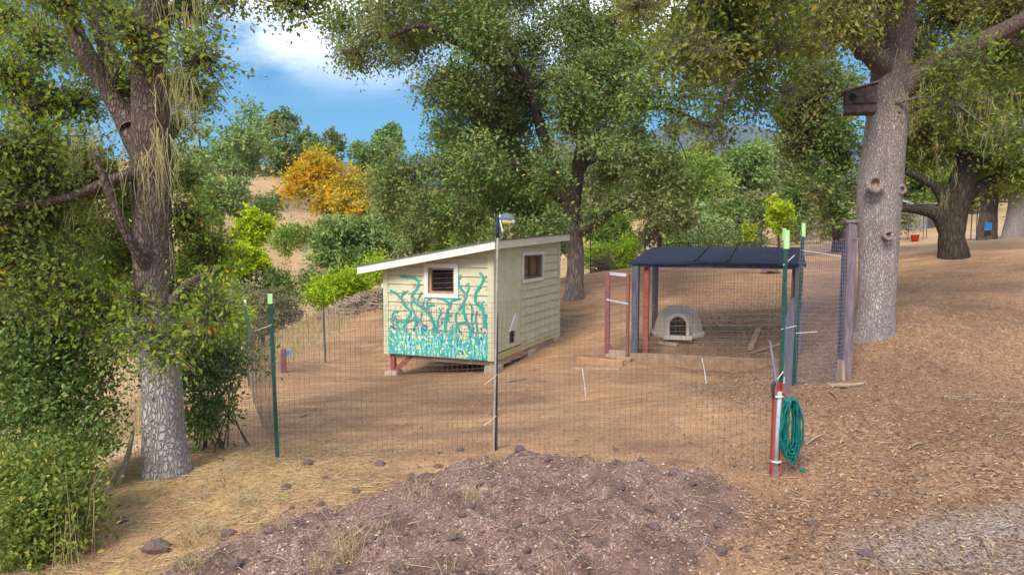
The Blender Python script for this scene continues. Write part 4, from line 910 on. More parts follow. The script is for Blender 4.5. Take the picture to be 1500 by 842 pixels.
rows = [(a, b, c * .88, Y1 + rt.uniform(-.7, 1.5)) for a, b, c in rows] + [(a, b, c, Y1 - .65) for a, b, c in [(228, 500, 18), (250, 508, 14), (205, 478, 14)]]
ms = [(*P(a, b, Y1 + rt.uniform(-.5, .1)), .10, ln, n) for a, b, ln, n in [(245, 200, .9, 26), (255, 130, .8, 18), (262, 100, .8, 16), (120, 190, .8, 22), (150, 80, .5, 12), (115, 40, .5, 10), (110, 240, .7, 16), (90, 260, .6, 14), (265, 15, .6, 18), (345, 0, .4, 10), (285, 0, .5, 12), (235, 320, .6, 10), (205, 180, .9, 14), (212, 430, .5, 8), (65, 30, .4, 8), (130, 300, .6, 10), (220, 240, .8, 14)]]
tree('oak_tree', 'tall leaning oak with grey plated bark, hung with pale lichen, left of the wire fence', tr, lb, clumps(rows, rt, .85, split=5), 78000, .046, M['leaf_left'], M['bark_left'], 11, m=10, L_=.26, shell=.6, seg=44, lump=.07, r0=.03, r1=.006, twigs=True, moss=ms, rings=150, base=tb)

# --- shrubs under it
def shrub(name, label, rows, n, size, mat, seed, group=None, L_=.2, squash=.9, m=10, stem=M['bark_dark'], cat='shrub', droop=.0, asp=.55):
    r = np.random.default_rng(seed); cl = clumps(rows, r, squash); c0 = np.mean([c[:3] for c in cl], 0)
    g = V3(c0[0], c0[1], hz(c0[0], c0[1])); t = thing(name, g, label, cat, group)
    parts = []; R_ = max(np.ptp([c[0] for c in cl]), .3)
    for c in cl[::2]:
        b = g + V3(r.normal(0, .17) * R_, r.normal(0, .14) * R_, 0); b[2] = hz(b[0], b[1]) - .1
        top = V3(*c[:3]) + V3(0, 0, c[5] * .6); parts.append(tube_np(catmull([b, (b + top) / 2 + r.normal(0, .06, 3) * R_ + V3(0, 0, .05), top], 7), np.linspace(.009, .003, 7) * max(1, R_ * .45), 5))
    Vv, Fs = merge(parts); build_np('stem', Vv, Fs, stem, t, smooth=True)
    cv, cf_, tone, *_ = crown_np(cl, n, size, r, m, L_, droop, .6, asp)
    tag(build_np('foliage', cv, cf_, mat, t, attrs=dict(rnd=tone)), kind='stuff'); return t
rr_ = [(10, 560, 46, 6.0), (60, 590, 42, 6.0), (120, 600, 36, 6.1), (20, 620, 40, 5.6), (80, 645, 36, 5.6), (60, 530, 44, 6.5), (130, 545, 38, 6.5), (20, 500, 40, 6.6), (130, 650, 26, 5.8), (90, 500, 40, 6.8)]
shrub('evergreen_shrub', 'dense glossy green shrub crowding the left oak trunk from behind', rr_, 21000, .044, M['leaf_glossy'], 31, L_=.2)
shrub('evergreen_shrub', 'sparse glossy green sprig spreading from the right side of the left oak trunk', [(285, 545, 26, 7.0), (310, 530, 22, 7.2), (300, 585, 20, 7.1), (335, 560, 14, 7.3), (345, 525, 14, 7.4), (372, 525, 10, 7.4), (275, 500, 22, 7.0), (300, 612, 18, 7.1), (322, 600, 14, 7.2), (283, 622, 15, 7.0)], 6000, .05, M['leaf_glossy'], 32, L_=.22)
shrub('broom_bush', 'yellow-green upright bush with fine stems at the foot of the slope below the oak', [(50, 700, 38, 4.9), (90, 725, 34, 4.9), (30, 745, 36, 4.8), (75, 770, 36, 4.8), (115, 760, 24, 4.9), (60, 805, 26, 4.75), (100, 690, 30, 5.1), (20, 690, 26, 5.0), (30, 795, 20, 4.7)], 17000, .036, M['leaf_bush'], 33, L_=.18, squash=1.1, m=9)
# dead stem beside the trunk
a = G(168, 712); b = P(196, 625, a[1] + .3)
tag(MB().tube(catmull([a - V3(0, 0, .1), (a + b) / 2 + V3(.03, 0, 0), b], 9), [.03, .03, .027, .025, .024, .022, .02, .016, .01], 7).build('dead_stem', M['stick'], base=a, smooth=True), 'bare crooked dead stem leaning beside the left oak trunk', 'stem')

# --- big oak in the middle of the pen
g2_ = G(841, 437); Y2 = g2_[1]
tr = path([(841, 450, 20), (841, 436, 17), (842, 415, 13), (843, 370, 12), (838, 310, 12), (846, 255, 10), (856, 200, 9), (868, 140, 9), (862, 70, 7), (855, -60, 4)], Y2)
lb = [path([(838, 320, 10), (815, 255, 9), (793, 190, 8), (772, 120, 7), (742, 50, 5), (720, -60, 3)], [Y2, Y2 - .4, Y2 - .9, Y2 - 1.2, Y2 - 1.5, Y2 - 1.6]),
      path([(850, 250, 6.5), (884, 200, 6.5), (930, 158, 5.5), (980, 160, 4), (1030, 182, 4), (1055, 172, 3)], [Y2, Y2 - .6, Y2 - 1.2, Y2 - 1.8, Y2 - 2.2, Y2 - 2.4]),
      path([(843, 345, 7), (876, 325, 6), (905, 305, 6), (950, 298, 4), (985, 318, 3)], [Y2, Y2 - .6, Y2 - 1, Y2 - 1.5, Y2 - 1.9]), path([(832, 300, 7), (795, 270, 6), (745, 235, 5), (690, 205, 4)], [Y2, Y2 - .8, Y2 - 1.6, Y2 - 2.2]),
      path([(775, 125, 6), (705, 82, 6), (660, 58, 5), (618, 38, 4), (570, 55, 3)], [Y2 - 1.2, Y2 - 1.8, Y2 - 2.3, Y2 - 2.6, Y2 - 2.8]), path([(930, 158, 5), (960, 110, 5), (1000, 80, 4), (1060, 60, 3)], [Y2 - 1.2, Y2 - 1.8, Y2 - 2.4, Y2 - 2.6])]
rows = [(500, 40, 30), (540, 62, 34), (520, 92, 20), (590, 40, 38), (560, 15, 36), (618, 62, 34), (650, 30, 46), (700, 20, 55), (600, -5, 46), (575, 85, 18), (660, 110, 40), (680, 160, 50), (640, 190, 32), (700, 220, 55), (650, 245, 42), (612, 275, 38), (582, 305, 32), (640, 300, 36), (740, 130, 55), (760, 200, 55), (720, 280, 46), (690, 325, 30), (608, 335, 22), (565, 250, 26), (570, 285, 22),
        (800, 60, 55), (780, 120, 52), (820, 175, 40), (860, 100, 52), (850, 20, 55), (900, 60, 55), (780, 300, 40), (750, 335, 34), (805, 330, 22), (900, 140, 34), (950, 100, 46), (925, 225, 32), (960, 250, 36), (900, 262, 32), (950, 300, 36), (990, 270, 26), (980, 310, 24), (1000, 55, 50), (880, 318, 24), (905, 195, 26), (950, 138, 30), (1000, 150, 24), (1040, 172, 20), (985, 190, 16), (880, 165, 30), (840, 140, 36), (930, 180, 18), (800, 260, 30), (700, 170, 40), (870, 215, 22), (640, 140, 26), (770, 245, 40), (1030, 100, 34), (1070, 60, 40), (720, 60, 50), (800, -60, 90), (650, -70, 80), (950, -60, 90), (1060, -40, 70)]
rows = [(a, b, c, Y2 + rt.uniform(-3.4, 1.6)) for a, b, c in rows]
ms = [(*P(a, b, Y2 - 1.6), .15, .8, 8) for a, b in [(835, 220), (800, 205), (872, 190), (900, 190), (940, 165)]]
tree('oak_tree', 'huge spreading live oak with dark forked trunk standing behind the coop', tr, lb, clumps(rows, rt, .7, .74, 4), 190000, .10, M['leaf_oak'], M['bark_live'], 12, m=14, L_=.5, r0=.10, r1=.02, twigs=True, shell=.42, moss=ms, lump=.08, base=g2_)

# --- oak on the right with the nest box
g3 = G(1282, 487); Y3 = g3[1]
tr = path([(1280, 507, 37), (1281, 487, 29), (1283, 450, 25.5), (1287, 380, 26), (1287, 320, 29), (1289, 270, 30), (1297, 200, 28), (1304, 120, 26), (1311, 40, 26), (1316, -80, 22), (1325, -260, 13)], Y3)
lb = [path([(1308, 140, 20), (1350, 108, 17), (1420, 70, 13), (1500, 30, 11), (1600, -20, 10), (1700, -80, 6)], [Y3, Y3 - .3, Y3 - .7, Y3 - 1, Y3 - 1.3, Y3 - 1.6]),
      path([(1306, 110, 16), (1268, 72, 14), (1222, 35, 11), (1160, -5, 9), (1060, -40, 5)], [Y3, Y3 - .4, Y3 - .8, Y3 - 1.2, Y3 - 1.8]), path([(1290, 85, 10), (1266, 74, 12), (1262, 84, 9), (1262, 88, 2)], [Y3, Y3 - .35, Y3 - .4, Y3 - .4]),
      path([(1160, -5, 7), (1120, 50, 5), (1085, 100, 4), (1060, 150, 3)], [Y3 - 1.2, Y3 - 1.6, Y3 - 2, Y3 - 2.2]), path([(1312, 0, 12), (1370, -50, 9), (1450, -100, 6)], [Y3, Y3 - .6, Y3 - 1])]
rows = [(940, 10, 34), (1000, 25, 46), (1060, 35, 46), (1100, 65, 40), (1035, 75, 34), (1150, 30, 46), (1080, 112, 30), (1060, 150, 20), (1042, 190, 17), (1112, 155, 24), (1050, 215, 14), (1130, 110, 28), (1200, 30, 40), (1190, 70, 16), (1235, 15, 34), (985, 80, 24),
        (1345, 45, 40), (1400, 30, 46), (1450, 30, 46), (1482, 80, 42), (1420, 95, 28), (1370, 95, 20), (1490, 150, 36), (1440, 150, 32), (1385, 150, 20), (1470, 200, 26), (1100, -60, 80), (1240, -100, 80), (1400, -90, 90), (1500, -50, 60)]
rows = [(a, b, c, Y3 + (rt.uniform(-3.2, -.2) if a < 1300 else rt.uniform(-1.5, 1.8))) for a, b, c in rows]
ms = [(*P(a, b, Y3 - 1 + rt.uniform(-.4, .3)), .16, ln, n) for a, b, ln, n in [(1340, 130, .6, 10), (1390, 110, .5, 12), (1450, 130, .7, 14), (1480, 180, .7, 12), (1010, 90, .6, 10), (1080, 80, .6, 10), (1300, 90, .5, 5), (1120, 30, .6, 12), (1180, 40, .5, 10), (1420, 170, .7, 12), (1360, 40, .5, 10)]]
t3 = tree('oak_tree', 'stout pale-barked oak with a nest box, behind the timber gateposts', tr, lb, clumps(rows, rt, .75), 80000, .066, M['leaf_over'], M['bark_pale'], 13, m=11, L_=.38, seg=56, lump=.035, r0=.05, r1=.01, twigs=True, moss=ms, rings=170, base=g3)
for px, py, rad, z in ((1280, 270, .105, 1), (1300, 345, .06, 1), (1319, 278, .06, 1)):
    c = P(px, py, Y3 - (.40 if px < 1310 else .25)); mb = MB()
    ring = [c + V3(rad * math.cos(a), -.03 + .012 * math.sin(3 * a), rad * 1.05 * math.sin(a)) for a in np.linspace(0, 2 * math.pi, 21)]
    mb.tube(ring, rad * .42, 8, False); mb.build('bark_knot', M['bark_pale'], t3, smooth=True)
    MB().tube([c + V3(0, .10, 0), c + V3(0, -.005, 0), c + V3(0, .012, 0)], [rad * .9, rad * .72, .004], 12, False).build('knot_heart', M['wood_raw'], t3)
# nest box
nb = P(1262, 147, Y3 - .40); nx, ny = unit((.93, -.36, 0)), unit((.36, .93, 0))
nbx = thing('nest_box', nb, 'dark weathered wooden nest box fixed to the pale-barked oak trunk', 'nest box')
MB().prism([nb - nx * .24 - eZ * .20 - ny * .15, nb + nx * .20 - eZ * .22 - ny * .15, nb + nx * .20 + eZ * .21 - ny * .15, nb - nx * .24 + eZ * .12 - ny * .15], ny * .34).build('box', M['wood_box'], nbx, bevel=.006)
MB().prism([nb - nx * .29 + eZ * .105 - ny * .19, nb + nx * .22 + eZ * .225 - ny * .19, nb + nx * .22 + eZ * .25 - ny * .19, nb - nx * .29 + eZ * .13 - ny * .19], ny * .42).build('lid', M['wood_purple'], nbx, bevel=.005)
MB().bar(nb - nx * .245 - eZ * .06 - ny * .155, nb + nx * .20 - eZ * .07 - ny * .155, .02, .05, eZ).build('seam_board', M['wood_box'], nbx)
c = nb - nx * .245 + ny * .0 + eZ * .01
MB().tube([c + nx * .02, c - nx * .004], [.075, .075], 14).build('entrance_hole', M['dark'], nbx)
c = nb - nx * .14 - ny * .152 + eZ * .03
MB().tube([c + ny * .02, c - ny * .006], [.055, .055], 14).build('entrance_hole', M['dark'], nbx)

# --- right background oaks
def rtree(name, label, trunkpx, Y, limbpx, rows, n, size, lm, bm, seed, **k):
    g = G(trunkpx[0][0], trunkpx[0][1]) if Y is None else P(trunkpx[0][0], trunkpx[0][1], Y)
    Yy = g[1]; g[2] = hz(g[0], g[1])
    tr = path(trunkpx, Yy); tr[0][0][2] = min(tr[0][0][2], g[2]) - .2
    r = np.random.default_rng(seed)
    rw = [(a, b, c, Yy + r.uniform(-2.2, 1.5)) for a, b, c in rows]
    return tree(name, label, tr, [path(q, Yy) for q in limbpx], clumps(rw, r, .8), n, size, lm, bm, seed, base=g, **k)
g4 = G(1397, 377); Y4 = g4[1]
ms = [(*P(a, b, Y4 - 2.2), .22, .9, 7) for a, b in [(1350, 200), (1370, 230), (1395, 260), (1340, 180), (1420, 190), (1450, 170), (1385, 200), (1480, 190), (1410, 230), (1360, 260), (1380, 290)]]
rtree('oak_tree', 'low-forked dark oak with mossy trunk and trailing lichen, uphill of the pale-barked oak', [(1397, 385, 24), (1396, 370, 20), (1394, 345, 17), (1398, 310, 17), (1408, 270, 17), (1425, 220, 16), (1440, 150, 11), (1450, 60, 6)], Y4,
      [[(1388, 350, 9), (1374, 318, 9), (1350, 308, 7), (1318, 305, 5)], [(1392, 320, 9), (1376, 280, 8), (1350, 262, 6), (1325, 250, 5)], [(1402, 300, 10), (1440, 270, 8), (1490, 250, 6)], [(1415, 250, 9), (1400, 190, 7), (1380, 130, 5)]],
      [(1345, 170, 30), (1375, 150, 34), (1350, 215, 28), (1380, 205, 30), (1410, 180, 34), (1440, 200, 34), (1475, 190, 36), (1440, 240, 26), (1480, 240, 30), (1500, 220, 34), (1420, 130, 40), (1470, 130, 40), (1340, 120, 30), (1520, 150, 40)],
      44000, .11, M['leaf_over'], M['bark_black'], 14, m=12, L_=.55, r0=.1, r1=.02, moss=ms, droop=.3, lump=.10, twigs=True)
rtree('oak_tree', 'straight brown trunk with a blue marker, uphill oak at the dry field edge', [(1446, 352, 15), (1446, 345, 13), (1448, 310, 11), (1452, 280, 10), (1456, 220, 8), (1460, 140, 6)], 30, [], [(1440, 230, 24), (1470, 240, 24), (1450, 190, 30), (1480, 190, 30), (1430, 270, 12), (1475, 270, 14)], 9000, .17, M['leaf_dark'], M['bark_mid'], 15, L_=.6)
rtree('oak_tree', 'thick pale upright trunk of an oak at the dry field edge', [(1484, 352, 18), (1485, 345, 15), (1489, 320, 13), (1492, 290, 12), (1496, 220, 10), (1500, 140, 7)], 29, [], [(1480, 250, 22), (1510, 240, 28), (1500, 190, 34), (1530, 200, 34), (1520, 275, 16)], 9000, .17, M['leaf_dark'], M['bark_pale'], 16, L_=.6)
rtree('oak_tree', 'dark overhanging oak with trailing dead twigs, left of the nest box', [(1228, 352, 10), (1228, 345, 8), (1222, 300, 7), (1212, 240, 7), (1205, 180, 5), (1195, 110, 4)], 27, [[(1215, 250, 5), (1180, 190, 4), (1150, 190, 3)], [(1208, 210, 4), (1240, 170, 4), (1270, 150, 3)]],
      [(1180, 130, 30), (1215, 120, 30), (1165, 170, 26), (1200, 170, 30), (1230, 180, 28), (1240, 230, 24), (1215, 230, 24), (1190, 215, 20), (1240, 275, 22), (1210, 275, 20), (1185, 250, 16), (1170, 220, 14), (1240, 310, 16), (1230, 130, 26), (1180, 90, 24)], 24000, .15, M['leaf_dark'], M['bark_dark'], 17, L_=.6, droop=.3, twigs=True,
      moss=[(*P(a, b, 25.5), .25, 1.0, 6) for a, b in [(1220, 250), (1235, 260), (1205, 240), (1190, 260), (1225, 210), (1240, 290)]])

# --- background trees: crown centre and half-sizes in the photo, distance from what stands around them
def bgtree(label, px, py, rx, ry, Y, lm, n, size, seed, bm='bark_mid', group='trees beyond the pen', name='oak_tree', kc=26, droop=.1, lean=0, L_=None, squash=.8, trunk_px=3.5):
    r = np.random.default_rng(seed); c = P(px, py, Y); R_x, R_z = rx * Y / 1000, ry * Y / 1000
    base = V3(c[0] + lean * R_x, Y, 0); base[2] = hz(base[0], base[1])
    cl = []
    for k in range(kc):
        d = r.normal(0, 1, 3); d /= np.linalg.norm(d); d *= r.random() ** .4 * (.62 + .5 * r.random()); d += V3(0, 0, -.12) if r.random() < .3 else V3(0, 0, 0)
        q = r.uniform(.15, .36); cl.append((*(c + d * V3(R_x * 1.0, R_x * .85, R_z * 1.0)), q * R_x, q * R_x, q * min(R_x, R_z) * squash))
    w_ = trunk_px * Y / 1000
    top = c + V3(0, 0, R_z * .3); mid = base * .5 + c * .5 + V3(r.normal(0, .08) * R_x, 0, 0)
    tr = (np.array([base - V3(0, 0, .3), base + V3(0, 0, .2), mid, top]), np.array([w_ * 1.3, w_, w_ * .7, w_ * .25]))
    return tree(name, label, tr, [], cl, n, size, M[lm], M[bm], seed, group, m=10, L_=L_ or R_x * .18, droop=droop, seg=9, rings=12, r0=w_ * .5, r1=w_ * .12, base=base, lump=.06)
BG = [
 ('pinkish-trunked oak standing on the dry hillside across the ravine', 352, 215, 62, 52, 66, 'leaf_sage', 9000, .36, 'bark_mid', 3.5, dict(trunk_px=8)),
 ('dark green oak on the hill crest beside the pinkish-trunked oak', 428, 222, 48, 44, 84, 'leaf_dark', 7000, .42, 'bark_dark', 3, {}),
 ('round dark crown rising highest on the hill crest', 420, 180, 32, 24, 92, 'leaf_dark', 4000, .42, 'bark_dark', 3, {}),
 ('thin sparse oak on the hill crest with sky showing through', 490, 212, 22, 28, 96, 'leaf_dark', 1500, .42, 'bark_dark', 2, {}),
 ('grey-green oak on the crest above the orange tree', 545, 235, 42, 40, 88, 'leaf_sage', 6000, .42, 'bark_mid', 3, {}),
 ('small upright oak breaking the crest skyline beside the big live oak', 572, 202, 24, 24, 92, 'leaf_sage', 3000, .42, 'bark_mid', 2, {}),
 ('orange and yellow autumn oak below the hill crest', 478, 272, 62, 42, 48, 'leaf_orange', 12000, .24, 'bark_dark', 4, dict(kc=32)),
 ('yellowing oak with green underside below the orange tree', 520, 305, 36, 28, 45, 'leaf_orange', 4000, .26, 'bark_dark', 3, {}),
 ('grey-green rounded oak in the ravine below the orange tree', 505, 358, 72, 48, 37, 'leaf_sage', 14000, .22, 'bark_dark', 4, dict(kc=34)),
 ('dark sage oak rising from the ravine left of the big live oak', 590, 320, 46, 66, 40, 'leaf_dark', 10000, .24, 'bark_dark', 4, dict(kc=32)),
 ('pale green feathery tree seen over the coop roof', 650, 330, 52, 50, 46, 'leaf_fresh', 9000, .27, 'bark_mid', 3, {}),
 ('hazy green tree behind the coop roof slope', 700, 350, 52, 44, 40, 'leaf_fresh', 8000, .24, 'bark_mid', 3, {}),
 ('lime green crooked tree in the ravine with bare twisted limbs', 368, 335, 32, 28, 30, 'leaf_lime', 5500, .17, 'bark_dark', 4, dict(lean=.7)),
 ('lower lime green tree leaning over the ravine shrubs', 352, 378, 40, 22, 27, 'leaf_lime', 5500, .16, 'bark_dark', 4, dict(lean=.5)),
 ('dull green oak on the far slope seen past the left oak', 250, 260, 60, 55, 75, 'leaf_sage', 7000, .40, 'bark_mid', 3, {}),
 ('yellow-green oak low on the far slope seen past the left oak', 60, 300, 90, 70, 60, 'leaf_fresh', 9000, .36, 'bark_mid', 3, {}),
 ('grey-green oak in the ravine seen beneath the left oak', 150, 400, 80, 60, 42, 'leaf_fresh', 9000, .27, 'bark_mid', 3, {}),
 ('olive oak filling the ravine head far left', -20, 420, 80, 70, 38, 'leaf_sage', 8000, .25, 'bark_mid', 3, {}),
 ('green oak standing low in the ravine left of the lime tree', 290, 390, 44, 44, 34, 'leaf_fresh', 6000, .2, 'bark_mid', 3, {}),
 ('yellow-green understory tree behind the big live oak trunk', 890, 345, 46, 36, 36, 'leaf_fresh', 8000, .2, 'bark_mid', 3, {}),
 ('dark understory tree directly behind the big live oak trunk', 800, 350, 40, 40, 34, 'leaf_dark', 7000, .2, 'bark_dark', 3, {}),
 ('brown-twigged oak right of the big live oak with fading leaves', 965, 290, 46, 66, 31, 'leaf_brown', 12000, .17, 'bark_dark', 4, dict(kc=32, droop=.3)),
 ('tall pale green tree beyond the dog run', 1020, 270, 52, 66, 58, 'leaf_fresh', 12000, .32, 'bark_mid', 3, dict(kc=32)),
 ('tall green tree beyond the dog run, nearest the mountain gap', 1090, 250, 48, 50, 64, 'leaf_sage', 10000, .34, 'bark_mid', 3, dict(kc=30)),
 ('dark rounded oak behind the dog run roof', 1065, 312, 60, 42, 46, 'leaf_dark', 11000, .25, 'bark_dark', 4, dict(kc=30)),
 ('sage green thicket oak low behind the dog run roof', 1010, 330, 46, 28, 42, 'leaf_sage', 7000, .23, 'bark_dark', 3, {}),
 ('yellow-green young tree with pointed crown behind the lime-capped posts', 1142, 320, 25, 27, 36, 'leaf_lime', 4200, .17, 'bark_mid', 2, {}),
 ('small narrow lime conifer sapling behind the dog run roof', 1098, 340, 9, 18, 35, 'leaf_lime', 1300, .13, 'bark_mid', 1, dict(kc=8)),
 ('dark oak behind the yellow-green young tree', 1170, 290, 44, 50, 44, 'leaf_dark', 9000, .25, 'bark_dark', 4, {}),
 ('dark oak behind the pale-barked oak trunk', 1290, 285, 44, 46, 50, 'leaf_dark', 8000, .28, 'bark_dark', 4, {}),
 ('olive oak between pale-barked oak and low-forked oak, far behind', 1350, 265, 46, 46, 46, 'leaf_over', 8000, .26, 'bark_dark', 4, {}),
 ('green oak behind the dry field on the far right', 1440, 285, 46, 36, 58, 'leaf_fresh', 6000, .3, 'bark_dark', 3, {}),
 ('deep green oak behind the thick pale trunk at the field edge', 1520, 270, 50, 46, 54, 'leaf_dark', 7000, .3, 'bark_dark', 3, {}),
 ('rounded olive oak on the hill foot left of the pinkish-trunked oak', 318, 285, 46, 38, 56, 'leaf_sage', 6000, .30, 'bark_mid', 3, {}),
 ('green oak on the crest just right of the dark crest oak', 462, 235, 30, 24, 86, 'leaf_sage', 3500, .42, 'bark_mid', 3, {}),
 ('dense olive oak behind the low-forked dark oak', 1405, 265, 56, 46, 50, 'leaf_dark', 9000, .28, 'bark_dark', 3, {}),
 ('shadowy green oak low behind the field posts', 1345, 300, 34, 26, 56, 'leaf_dark', 5000, .28, 'bark_dark', 3, {}),
 ('distant grey-green tree behind the pale green trees', 960, 250, 60, 50, 84, 'leaf_sage', 6000, .45, 'bark_mid', 3, {}),
 ('distant tree closing the view between the tall green trees', 1150, 235, 60, 40, 86, 'leaf_sage', 6000, .45, 'bark_mid', 3, {}),
 ('distant dark tree behind the big live oak crown', 850, 255, 100, 90, 80, 'leaf_dark', 10000, .45, 'bark_dark', 3, {}),
 ('distant dark tree behind the coop and ravine', 720, 270, 90, 80, 76, 'leaf_dark', 9000, .45, 'bark_dark', 3, {}),
]
for k, (lb_, px, py, rx, ry, Y, lm, n, sz, bm, tp, kw) in enumerate(BG):
    kw = dict(kw); kw.setdefault('trunk_px', tp); bgtree(lb_, px, py, rx, ry, Y, lm, n, sz, 100 + k, bm, **kw)
# shrubs of the ravine edge
SH = [('bright green rounded shrub at the ravine edge beside the brush pile', [(520, 412, 30, 27), (495, 425, 24, 26), (548, 405, 22, 28), (465, 432, 20, 25)], 9000, .12, 'leaf_shrub'),
      ('dark green shrub at the ravine edge left of the bright rounded shrub', [(410, 412, 28, 28), (440, 420, 22, 27), (385, 418, 20, 28)], 6000, .13, 'leaf_dark'),
      ('dull purplish-green thicket sloping below the dark green shrub', [(360, 455, 30, 22), (400, 462, 28, 22), (430, 455, 22, 23), (340, 480, 22, 20)], 9000, .09, 'leaf_thicket'),
      ('yellow-green low shrub behind the left corner post', [(330, 490, 22, 18.5), (312, 510, 22, 17.5), (345, 470, 16, 19)], 5000, .09, 'leaf_shrub'),
      ('olive shrub on the slope under the lime green trees', [(300, 440, 34, 25), (330, 425, 24, 26), (275, 470, 28, 22)], 6000, .12, 'leaf_fresh'),
      ('green shrub bank under the far left oak foliage', [(60, 470, 60, 18), (140, 480, 50, 18), (10, 520, 50, 15)], 7000, .12, 'leaf_fresh'),
      ('small dark bush on the far hillside under the orange tree', [(400, 300, 14, 55), (385, 305, 10, 55)], 1500, .24, 'leaf_dark'),
      ('low green scrub on the hill foot under the orange tree', [(432, 350, 16, 50), (452, 345, 14, 50), (415, 356, 12, 50)], 3000, .22, 'leaf_fresh'),
      ('yellow-green shrub behind the big live oak base', [(895, 372, 18, 33), (925, 365, 20, 33), (870, 368, 16, 33)], 4000, .15, 'leaf_shrub'),
      ('dry tan weed clump at the far fence right of the live oak', [(882, 388, 7, 27), (889, 386, 6, 27)], 900, .12, 'leaf_brown'),
      ('dark scrub along the far treeline behind the dog run', [(985, 355, 22, 38), (1040, 352, 24, 38), (1090, 350, 20, 39), (1180, 338, 18, 40)], 6000, .18, 'leaf_dark'),
      ('tangled purple-brown scrub by the dry field behind the gateposts', [(1215, 335, 14, 36), (1240, 330, 16, 38), (1330, 325, 14, 40)], 3000, .14, 'leaf_thicket')]
for k, (lb_, rows, n, sz, mt) in enumerate(SH): shrub('shrub', lb_, rows, n, sz, M[mt], 300 + k, 'shrubs of the ravine and field edges', L_=sz * 3)
# brush pile
g = G(540, 446); r = np.random.default_rng(40); n = 380
c = np.stack([g[0] + r.normal(0, .75, n).clip(-1.3, 1.3), g[1] + r.normal(0, .5, n).clip(-.8, .8)], -1); zz = h(c[:, 0], c[:, 1]); hgt = np.exp(-((c[:, 0] - g[0]) / .9) ** 2 - ((c[:, 1] - g[1]) / .7) ** 2) * .42
m_ = np.c_[c, zz + r.random(n) * hgt]; d = r.normal(0, 1, (n, 3)) * V3(1, .7, .3); d /= np.linalg.norm(d, axis=1, keepdims=True); ln = r.uniform(.2, .75, (n, 1))
tag(build_np('brush_pile', *prisms(m_ - d * ln / 2, m_ + d * ln / 2, r.uniform(.012, .035, n), .008, 5), M['stick'], base=g), 'tangled pile of cut branches at the ravine edge behind the coop', 'brush pile')
# ------------------------------------------------------------------ far things at the dry field
def far_post(px, py, hgt, lb): 
    g = G(px, py); t = thing('field_post', g, lb, 'post', 'posts in the dry field'); tpost(t, g, hgt); return g
for px, py in ((1330, 352), (1352, 352), (1357, 350), (1422, 352), (1430, 350), (1452, 348)):
    far_post(px, py, 1.5, 'dark steel post standing in the dry field beyond the low-forked oak')
g = G(1340, 354); bu = thing('bucket', g, 'red plastic bucket standing in the dry field beneath the posts', 'bucket')
MB().lathe(g, [(.17, 0), (.23, .36), (.25, .37), (.25, .40), (.20, .40), (.15, .05)], 18).build('pail', M['red_plastic'], bu, smooth=True)
MB().tube([g + V3(.24 * math.cos(a), -.02, .38 + .10 * math.sin(a)) for a in np.linspace(0, math.pi, 9)], .012, 5).build('handle', M['pipe'], bu)
g = P(1448, 332, 29.4); tag(MB().prism([g + V3(-.14, 0, -.16), g + V3(.14, 0, -.16), g + V3(.16, 0, .16), g + V3(-.12, 0, .20)], V3(0, .05, 0)).build('marker_tag', M['blue_plastic'], base=g), 'blue plastic marker fixed to the straight brown trunk', 'marker')
# shed far away
g = P(1345, 345, 46); g[2] = hz(g[0], g[1]); sh = thing('shed', g, 'small grey metal-roofed shed far behind the low-forked oak', 'shed')
W_, D_, H_ = 2.2, 2.0, 1.5
MB().box(g + V3(0, 0, H_ / 2 - .1), (W_, D_, H_ + .2)).build('wall', pm('shed_wall', (.20, .17, .19), (.30, .26, .27), 3, .8, .2), sh)
MB().prism([g + V3(-W_ / 2 - .15, -D_ / 2 - .2, H_ + .02), g + V3(W_ / 2 + .15, -D_ / 2 - .2, H_ + .02), g + V3(W_ / 2 + .15, D_ / 2 + .1, H_ + .5), g + V3(-W_ / 2 - .15, D_ / 2 + .1, H_ + .5)], V3(0, 0, .07)).build('roof', pm('shed_roof', (.36, .36, .44), (.46, .46, .53), 3, .5, .1), sh)
MB().box(g + V3(.35, -D_ / 2 - .015, .62), (.7, .03, 1.3)).build('door', M['wood_box'], sh)
# parked car, dark blue, mostly behind fence wire
def car(g, ang, label):
    t = thing('parked_car', g, label, 'car'); ax = unit((math.cos(ang), math.sin(ang), 0)); ay = unit((-math.sin(ang), math.cos(ang), 0))
    q = lambda a, b, z: g + ax * a + ay * b + eZ * z
    paint = pm('car_paint', (.02, .035, .10), (.03, .05, .13), 3, .3, 0)
    side = [(-2.1, .35), (2.1, .35), (2.15, .7), (1.9, .88), (1.1, .95), (.55, 1.42), (-1.1, 1.45), (-1.7, 1.0), (-2.1, .92)]
    MB().prism([q(a, -.85, z) for a, z in side], ay * 1.7).build('body', paint, t, bevel=.06)
    gl = pm('car_glass', (.02, .025, .03), (.05, .06, .07), 2, .15, 0)
    for s in (-.856, .842): MB().prism([q(a, s, z) for a, z in ((-1.0, 1.02), (.85, 1.0), (.5, 1.36), (-.95, 1.38))], ay * .014).build('window', gl, t)
    for a in (-1.3, 1.35):
        for s in (-.80, .80):
            w_ = MB().tube([q(a, s - .1, .33), q(a, s + .1, .33)], [.33, .33], 18).build('wheel', M['dark'], t)
            MB().tube([q(a, s - .105, .33), q(a, s + .105, .33)], [.19, .19], 12).build('rim', M['pipe'], w_)
    return t
g = P(1206, 345, 52); g[2] = hz(g[0], g[1]); car(g, .15, 'dark blue car parked beyond the dry field behind the fence')
